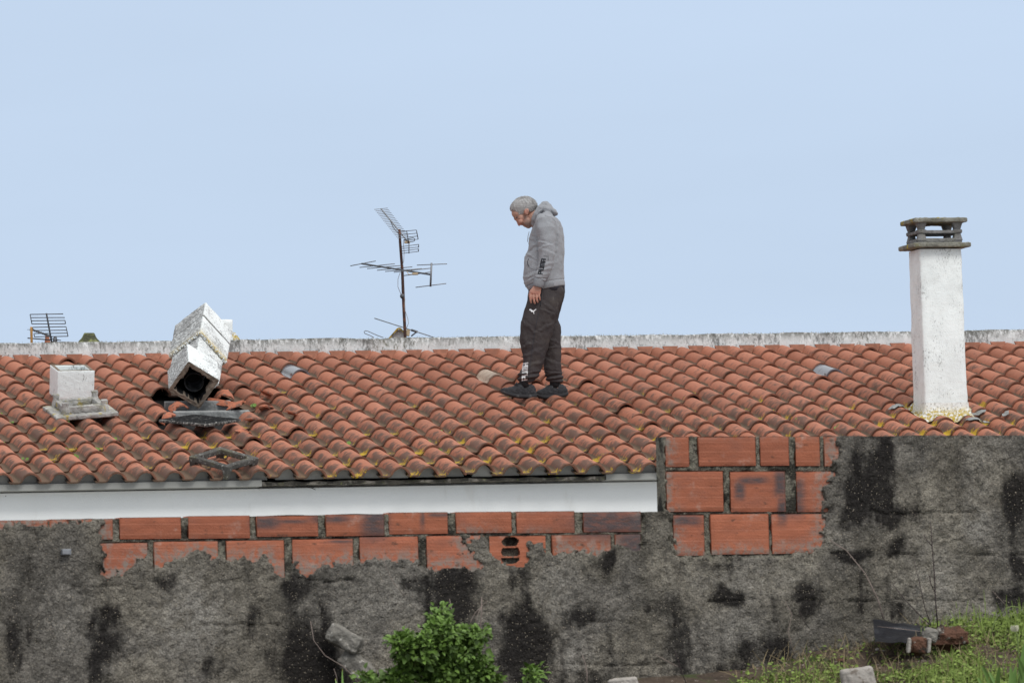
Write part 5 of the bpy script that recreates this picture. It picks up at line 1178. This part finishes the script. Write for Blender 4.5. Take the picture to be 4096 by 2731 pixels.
# --- clothing helper
def cloth(mb, name, mat, voxel=.005, it=5, parent=body):
    place(mb); o = mb.build(name, mat, parent, True); instant(o, [('REMESH', dict(mode='VOXEL', voxel_size=voxel)), ('SMOOTH', dict(factor=.5, iterations=it))]); return o
def folds(o, fn):
    V = mverts(o); N = mnorm(o); X, Y, D = toU(V); setverts(o, V+N*fn(X, Y, D, V)[:, None])
def fold_w(X, Y): return (fbm(X/45., Y/45., 77, 2)-.5)*2.6
def ridge_(X, Y, x0, y0, x1, y1, wd, am):        # a crease running from one point to another
    ax, ay = x1-x0, y1-y0; L = math.hypot(ax, ay); t = np.clip(((X-x0)*ax+(Y-y0)*ay)/L**2, 0, 1); d = ((X-x0)*ay-(Y-y0)*ax)/L
    end = np.hypot(X-x0-ax*t, Y-y0-ay*t); w_ = np.exp(-(end/wd)**2)
    return am*.55*(np.exp(-((d+fold_w(X, Y)*wd)/wd/1.25)**2)-.8*np.exp(-((d+fold_w(X, Y)*wd-wd*1.6)/wd/1.25)**2))*np.exp(-((t-.5)/.55)**4)*(end < wd*4)
# undershirt showing at the back
mb = MB(); vstack_(mb, [(1180, 540, 966, .170, 0, 20), (1250, 560, 970, .172, 0, 30), (1300, 640, 972, .170, 0, -2)], 32); place(mb); mb.build('undershirt', M_SHIRT, body, True)
# hooded sweatshirt
mb = MB()
vstack_(mb, [(352, 690, 820, .09, 0), (385, 640, 880, .150, 0), (430, 605, 915, .185, 0), (500, 570, 945, .192, 0), (600, 530, 962, .188, 0), (700, 514, 968, .184, 0), (800, 500, 970, .182, 0), (860, 470, 967, .184, 0), (930, 457, 965, .188, 0), (1000, 458, 963, .190, 0), (1060, 452, 964, .191, 0), (1120, 446, 967, .190, 0, 10), (1180, 458, 968, .188, 0, 22), (1225, 492, 970, .184, 0, 34), (1250, 515, 971, .180, 0, 42), (1268, 514, 972, .179, 0, 44)], 44, 2.5)
for sg in (-1, 1):
    sl_ = [(715, 385, .135, .070), (728, 440, .168, .082), (732, 540, .188, .083), (740, 660, .200, .077), (746, 780, .206, .071), (745, 860, .208, .069), (733, 950, .208, .064), (716, 1020, .208, .060), (694, 1090, .208, .056), (668, 1145, .210, .052), (655, 1172, .212, .050)]
    tube(mb, [PL(x, y, sg*d) for x, y, d, r_ in sl_], [r_ for *_, r_ in sl_], 26)
# hood lying on the back of the neck
def EH(x, y, d, rx, rz, ry, rot=0): ellip(mb, PL(x, y, d), (rx*U_, ry, rz*U_), rotm('Y', rot), 22, 14)
EH(735, 282, 0, 118, 84, .112, .25); EH(825, 300, 0, 64, 46, .105, .5); EH(655, 385, 0, 62, 90, .100, .45); EH(745, 235, 0, 66, 48, .080)
for sg in (-1, 1):
    tube(mb, [PL(x, y, sg*d) for x, y, d in ((573, 462, .028), (586, 405, .074), (618, 335, .092), (660, 270, .090), (705, 215, .066), (738, 205, .0))], [.020, .026, .030, .032, .030, .028], 14)
hood = cloth(mb, 'hooded_sweatshirt', M_HOOD, .0045, 4)
def hf(X, Y, D, V):
    o = np.zeros(len(X)); near = D < -.13
    body_ = (D > -.16)
    for (a, c) in (((520, 640, 640, 700), 15), ((515, 700, 640, 745), 17), ((500, 790, 645, 690), 20), ((480, 860, 650, 790), 18), ((590, 900, 470, 830), 10), ((470, 1130, 600, 1090), 15), ((480, 1180, 600, 1150), 13), ((900, 520, 880, 900), 18), ((940, 560, 935, 1000), 14)): o += ridge_(X, Y, *a, c, .0075)
    for (a, c) in (((640, 700, 840, 770), 16), ((650, 800, 845, 860), 15), ((650, 790, 830, 730), 13), ((640, 1010, 820, 960), 13), ((620, 1070, 800, 1030), 12), ((600, 1130, 760, 1100), 11), ((690, 400, 860, 560), 20), ((845, 440, 870, 560), 14)): o += ridge_(X, Y, *a, c, .006)*(D < -.10)
    for (a, c) in (((600, 440, 700, 250), 16), ((640, 420, 760, 300), 18), ((700, 310, 870, 330), 16), ((790, 240, 870, 320), 14)): o += ridge_(X, Y, *a, c, .008)*(Y < 480)
    q = np.array([mn.fractal(Vector((x*.008, y*.005, d*8)), 1, 2, 2) for x, y, d in zip(X, Y, D)]); o += .0075*q
    sleeve = (D < -.2)|(D > .2)
    o -= .007*np.exp(-((Y-1162)/7.)**2)*sleeve
    hem = 1190-(X-743)*.18; o -= .005*np.exp(-((Y-hem)/6.)**2)*(~sleeve)
    return o
folds(hood, hf)
def bvh(o):
    bm = bmesh.new(); bm.from_mesh(o.data); t = BVHTree.FromBMesh(bm); bm.free(); return t
def decal(name, mat, polys, tgt, parent, off=.0016, step=3.2, keep=None):
    tree = bvh(tgt); mb = MB(); V = {}; F = []; L = []
    xs = [p[0] for P in polys for p in P]; ys = [p[1] for P in polys for p in P]
    gx_ = np.arange(min(xs)-step, max(xs)+2*step, step); gy_ = np.arange(min(ys)-step, max(ys)+2*step, step)
    cx_, cy_ = np.meshgrid(gx_[:-1]+step/2, gy_[:-1]+step/2); ins = np.zeros(cx_.shape, bool)
    for P in polys: ins |= inpoly(cx_, cy_, P)
    if keep is not None: ins &= keep(cx_, cy_)
    def vt(i, j):
        if (i, j) in V: return V[(i, j)]
        p = PM@PL(gx_[i], gy_[j], -1.0); h = tree.ray_cast(Vector(p), Vector((0, 1, 0)), 3.0)
        V[(i, j)] = len(L) if h[0] is not None else -1
        if h[0] is not None: L.append(PO+np.array(h[0])+np.array(h[1])*off)
        return V[(i, j)]
    for j in range(cx_.shape[0]):
        for i in range(cx_.shape[1]):
            if ins[j, i]:
                f_ = (vt(i, j+1), vt(i+1, j+1), vt(i+1, j), vt(i, j))
                if min(f_) >= 0: F.append(f_)
    if not F: return
    mb.add(L, F); return mb.build(name, mat, parent, True)
GL_ = {'P': [(0, 0, .3, 1), (0, .8, .9, 1), (0, .36, .9, .54), (.62, .4, .92, 1)], 'U': [(0, .05, .3, 1), (.62, .05, .92, 1), (0, 0, .92, .2)], 'M': [(0, 0, .24, 1), (.36, 0, .56, 1), (.68, 0, .92, 1), (0, .82, .92, 1)], 'A': [(0, 0, .3, .95), (.62, 0, .92, .95), (0, .8, .92, 1), (0, .32, .92, .5)]}
def word(base, dr_, up, wch, hch, sy=0):
    P = []; d_ = np.array(dr_, float); d_ /= np.linalg.norm(d_); u_ = np.array(up, float); u_ /= np.linalg.norm(u_)
    for k, ch in enumerate('PUMA'):
        for x0, y0, x1, y1 in GL_[ch]:
            q = [np.array(base)+d_*(k+x*1.0)*wch+u_*y*hch for x, y in ((x0, y0), (x1, y0), (x1, y1), (x0, y1))]; P.append([(float(a[0]), float(a[1])) for a in q])
    return P
decal('sleeve_print', M_PRINTB, word((688, 1116), (.235, -.97), (-1, -.10), 52, 60), hood, hood)
decal('dotted_print', M_PRINTG, [[(702, 868), (770, 880), (766, 945), (752, 945), (752, 900), (702, 888)]], hood, hood, step=3.0, keep=lambda x, y: ((np.floor(x/5.5)+np.floor(y/5.5)) % 2 == 0))
def strip(name, mat, pts, tgt, parent, r=.002, sub=6):
    tree = bvh(tgt); out = []; P = []
    for (a, b2) in zip(pts[:-1], pts[1:]):
        for i in range(sub): f_ = i/sub; P.append((a[0]*(1-f_)+b2[0]*f_, a[1]*(1-f_)+b2[1]*f_))
    P.append(pts[-1])
    for x, y in P:
        h = tree.ray_cast(Vector(PM@PL(x, y, -1.0)), Vector((0, 1, 0)), 3.0)
        if h[0] is not None: out.append(PO+np.array(h[0]))
    if len(out) > 2: mb = MB(); tube(mb, out, r, 6); return mb.build(name, mat, parent, True)
strip('pocket_opening', M_SHIRT, [(517, 903), (503, 935), (504, 965), (520, 1000)], hood, hood, .0035)
strip('pocket_seam', M_CUFF, [(520, 1000), (545, 1024), (580, 1037), (615, 1046)], hood, hood, .0022)
strip('side_seam', M_CUFF, [(845, 560), (862, 500), (850, 440), (800, 392), (720, 372)], hood, hood, .0016)
mb = MB(); tube(mb, [PL(522, 560, -.10), PL(508, 620, -.108), PL(503, 675, -.10), PL(505, 688, -.10)], .0032, 6); place(mb); mb.build('drawstring', M_CUFF, hood, True)
# ribbed cuffs and hem
mb = MB()
for sg in (-1, 1): mb = MB(); tube(mb, [PL(658, 1158, sg*.211), PL(650, 1185, sg*.212), PL(642, 1225, sg*.213), PL(632, 1258, sg*.213), PL(630, 1266, sg*.213)], [.046, .0475, .047, .0445, .040], 26); place(mb); mb.build('cuff', M_CUFF, hood, True)
mb = MB(); vstack_(mb, [(1205, 470, 969, .183, 0, 30), (1228, 505, 971, .182, 0, 40), (1268, 515, 973, .181, 0, 44), (1276, 520, 971, .176, 0, 44)], 44, 2.5); place(mb); mb.build('waistband', M_CUFF, hood, True)
# --- jogging trousers
mb = MB(); Y6 = SH
NL = [(-20, 545, 940, .10, -.07), (60, 512, 955, .105, -.075), (130, 498, 945, .105, -.08), (200, 484, 925, .104, -.085), (300, 464, 902, .102, -.09), (400, 440, 872, .099, -.092), (500, 412, 842, .095, -.095), (600, 400, 808, .091, -.095), (700, 404, 782, .088, -.095), (800, 428, 752, .082, -.095), (900, 442, 716, .077, -.095), (960, 441, 695, .075, -.095), (1010, 428, 678, .074, -.095), (1060, 398, 660, .073, -.095), (1100, 385, 645, .071, -.095), (1135, 390, 628, .066, -.095), (1165, 378, 590, .058, -.095), (1190, 385, 560, .050, -.095)]
FL = [(-20, 560, 960, .10, .075), (60, 560, 967, .105, .08), (130, 560, 958, .105, .082), (200, 575, 935, .104, .085), (300, 590, 906, .10, .088), (400, 610, 893, .097, .09), (500, 640, 914, .093, .09), (600, 665, 919, .089, .09), (700, 690, 918, .086, .09), (800, 705, 921, .08, .09), (900, 700, 925, .076, .09), (1000, 702, 930, .074, .09), (1060, 712, 938, .072, .09), (1110, 722, 946, .07, .09), (1150, 732, 948, .065, .09), (1180, 745, 942, .056, .09)]
for L_ in (NL, FL): vstack_(mb, [(y+Y6, a, b2, h, c) for y, a, b2, h, c in L_], 34, 2.25)
vstack_(mb, [(Y6-50, 545, 968, .165, 0, 5), (Y6+60, 515, 970, .175, 0), (Y6+160, 520, 945, .16, 0), (Y6+260, 560, 900, .12, 0)], 34, 2.3)
jog = cloth(mb, 'jogging_trousers', M_JOG, .005, 4)
def jf(X, Y, D, V):
    o = np.zeros(len(X)); Yl = Y-Y6
    for (a, c) in (((680, 30, 665, 250), 8), ((720, 210, 780, 260), 14), ((700, 300, 790, 330), 13), ((420, 760, 560, 720), 18), ((440, 880, 640, 800), 18), ((500, 1000, 680, 940), 16), ((400, 1090, 560, 1110), 14), ((430, 1140, 600, 1130), 12), ((640, 560, 800, 470), 18), ((480, 470, 620, 600), 18)): o += ridge_(X, Yl, *a, c, .010)*(D < .03)
    for (a, c) in (((780, 640, 900, 700), 16), ((760, 560, 880, 450), 16), ((740, 900, 900, 960), 18), ((740, 1060, 920, 1080), 14), ((750, 1130, 930, 1120), 12), ((790, 760, 890, 740), 14), ((860, 300, 850, 480), 14)): o += ridge_(X, Yl, *a, c, .010)*(D > -.02)
    q = np.array([mn.fractal(Vector((x*.006, y*.0045, d*7)), 1, 2, 3) for x, y, d in zip(X, Y, D)]); o += .010*q
    o += .006*np.sin((Yl-1040)*.11+X*.02)*sstep(1030, 1100, Yl)
    return o
folds(jog, jf)
strip('side_seam', M_SHIRT, [(640, Y6+330), (600, Y6+520), (570, Y6+720), (545, Y6+900), (525, Y6+1080), (515, Y6+1150)], jog, jog, .0022)
strip('hip_pocket', M_PRINTB, [(688, Y6+20), (672, Y6+130), (662, Y6+250)], jog, jog, .0045)
decal('hip_logo', M_PRINTW, [[(x, y+Y6) for x, y in ((524, 290), (532, 281), (546, 284), (562, 299), (578, 305), (598, 289), (612, 284), (612, 292), (594, 308), (584, 320), (588, 346), (579, 346), (575, 326), (562, 318), (552, 320), (540, 303), (528, 300))]], jog, jog, .003, 2.6)
decal('leg_print', M_PRINTW, word((452, Y6+1186), (.24, -.97), (-1, -.05), 60, 62)[:0]+word((500, Y6+1172), (.05, -1), (-1, .12), 57, 72), jog, jog, .003, 2.6, keep=lambda x, y: ((y-Y6) % 9 > 1.6))
for cy, xa, xb, ya in ((-.095, 462, 480, 1170), (.09, 845, 855, 1160)):
    mb = MB(); tube(mb, [PL(xa, Y6+ya-30, cy), PL(xa, Y6+ya+20, cy), PL(xb, Y6+ya+90, cy)], [.046, .045, .044], 18); place(mb); mb.build('sock', M_SOCK, body, True)
# --- trainers
def shoe(rows, cy, seed, nm='trainer'):
    up = MB(); R = []
    for x, bt, tp_, hw_ in rows:
        c = PL(x, Y6+(bt+tp_)/2., cy); R.append((c, np.array([0, hw_, 0]), np.array([0, 0, (bt-tp_)/2*U_]), 2.5))
    rings(up, R, 26); place(up); s1 = up.build(nm, M_SHOE, body, True); instant(s1, [('SUBSURF', dict(levels=1, render_levels=1))])
    V = mverts(s1); N = mnorm(s1); X, Y, D = toU(V); setverts(s1, V+N*(.0022*np.sin(X*.11+Y*.10)*(Y-Y6 < 1345))[:, None])
    so_ = MB(); R = []
    for i, (x, bt, tp_, hw_) in enumerate(rows):
        hS = min(44, (bt-tp_)*.45) ; c = PL(x+(6 if i == 0 else (-5 if i == len(rows)-1 else 0)), Y6+bt-hS*.5+4, cy); R.append((c, np.array([0, hw_+.004, 0]), np.array([0, 0, hS*.5*U_+.003]), 4))
    rings(so_, R, 26); place(so_); so2 = so_.build('sole', M_SOLE, s1, True, sharp=50)
    return s1
n1 = shoe([(612, 1372, 1300, .022), (600, 1382, 1252, .034), (575, 1386, 1222, .038), (530, 1389, 1210, .039), (470, 1389, 1200, .041), (410, 1387, 1196, .043), (370, 1381, 1208, .046), (330, 1374, 1238, .049), (275, 1362, 1256, .050), (225, 1343, 1262, .047), (188, 1324, 1266, .038), (165, 1306, 1272, .022)], -.095, 1)
shoe([(1010, 1326, 1288, .022), (996, 1345, 1250, .032), (965, 1356, 1212, .038), (925, 1364, 1196, .039), (870, 1373, 1192, .041), (815, 1380, 1196, .043), (765, 1385, 1212, .047), (715, 1385, 1240, .049), (675, 1377, 1268, .047), (640, 1362, 1282, .040), (612, 1342, 1290, .024)], .09, 2)
mb = MB()
for i in range(5): x0 = 345+i*17; tube(mb, [PL(x0, Y6+1226-i*5, -.125), PL(x0+8, Y6+1214-i*6, -.10), PL(x0+14, Y6+1216-i*6, -.075)], .0035, 6)
tube(mb, [PL(372, Y6+1190, -.12), PL(350, Y6+1225, -.14), PL(385, Y6+1240, -.142), (PL(360, Y6+1200, -.13))], .003, 6); place(mb); mb.build('laces', M_SHOE, n1, True)
# --- hair: short grey strands over the scalp
hm = MB(); rh = random.Random(5)
cH = PL(455, 242, 0)
cap_ = MB()
# flow: back to front over the crown, down at the sides
nst = 0
Vb = mverts(body); Nb = mnorm(body); Xb, Yb, Db = toU(Vb)
cand = [i for i in np.where((Yb < 360) & (Xb < 640))[0] if scalp_ok(Xb[i], Yb[i])]
for q in range(17000):
    i = cand[rh.randrange(len(cand))]; p = Vb[i]; nrm = Nb[i]
    x, y, d = Xb[i], Yb[i], Db[i]
    if nrm[2] < -.55: continue
    side = abs(d) > .045
    if side or x > 500:
        b_ = sstep(430, 600, x); fl_ = np.array([-.45, 0, -.9])*(1-b_)+np.array([.6, 0, -.8])*b_
        if y < 190: fl_ = fl_*.5+np.array([-.6, 0, 0])
    else: fl_ = np.array([-.85, -.1, -.25])
    fl_ = fl_+np.array([rh.gauss(0, .16), rh.gauss(0, .18), rh.gauss(0, .14)]); fl_ = PM@fl_; fl_ = fl_-nrm*(fl_@nrm); fl_ /= np.linalg.norm(fl_)+1e-9
    L_ = rh.uniform(.012, .034)*(1.0 if y < 230 else .75); lift = rh.uniform(.0, .5) if y > 130 else .8
    pts = [PO+p-nrm*.003, PO+p+fl_*L_*.45+nrm*(.0015+.0025*rh.random()), PO+p+fl_*L_*.8+nrm*(.001+lift*.008*rh.random()), PO+p+fl_*L_+nrm*(.000+lift*.01*rh.random())]
    tube(hm, pts, [.0012, .0012, .0010, .0003], 3, rnd=rh.uniform(.25, .75), dk=.10*sstep(.45, .7, fbm(np.array([x/28.]), np.array([y/60.+d*9]), 9, 2)[0])+(.45 if (y < 145 or x > 565) and rh.random() < .6 else 0))
hair = hm.build('hair', M_HAIR, body, True)
eb = MB()
for sg in (-1, 1):
    for q in range(26): f_ = rh.random(); p0 = PL(352+34*f_, 378-8*f_+rh.uniform(-3, 3), sg*(.022+.026*f_)); h = bvB.find_nearest(Vector(PM@p0)); P = PO+np.array(h[0])+np.array(h[1])*.001; tube(eb, [P, P+PM@np.array([-.004, 0, -.006])+np.array(h[1])*.002], [.0014, .0005], 4, rnd=.2, dk=.4)
eb.build('eyebrows', M_SHIRT, body, True)
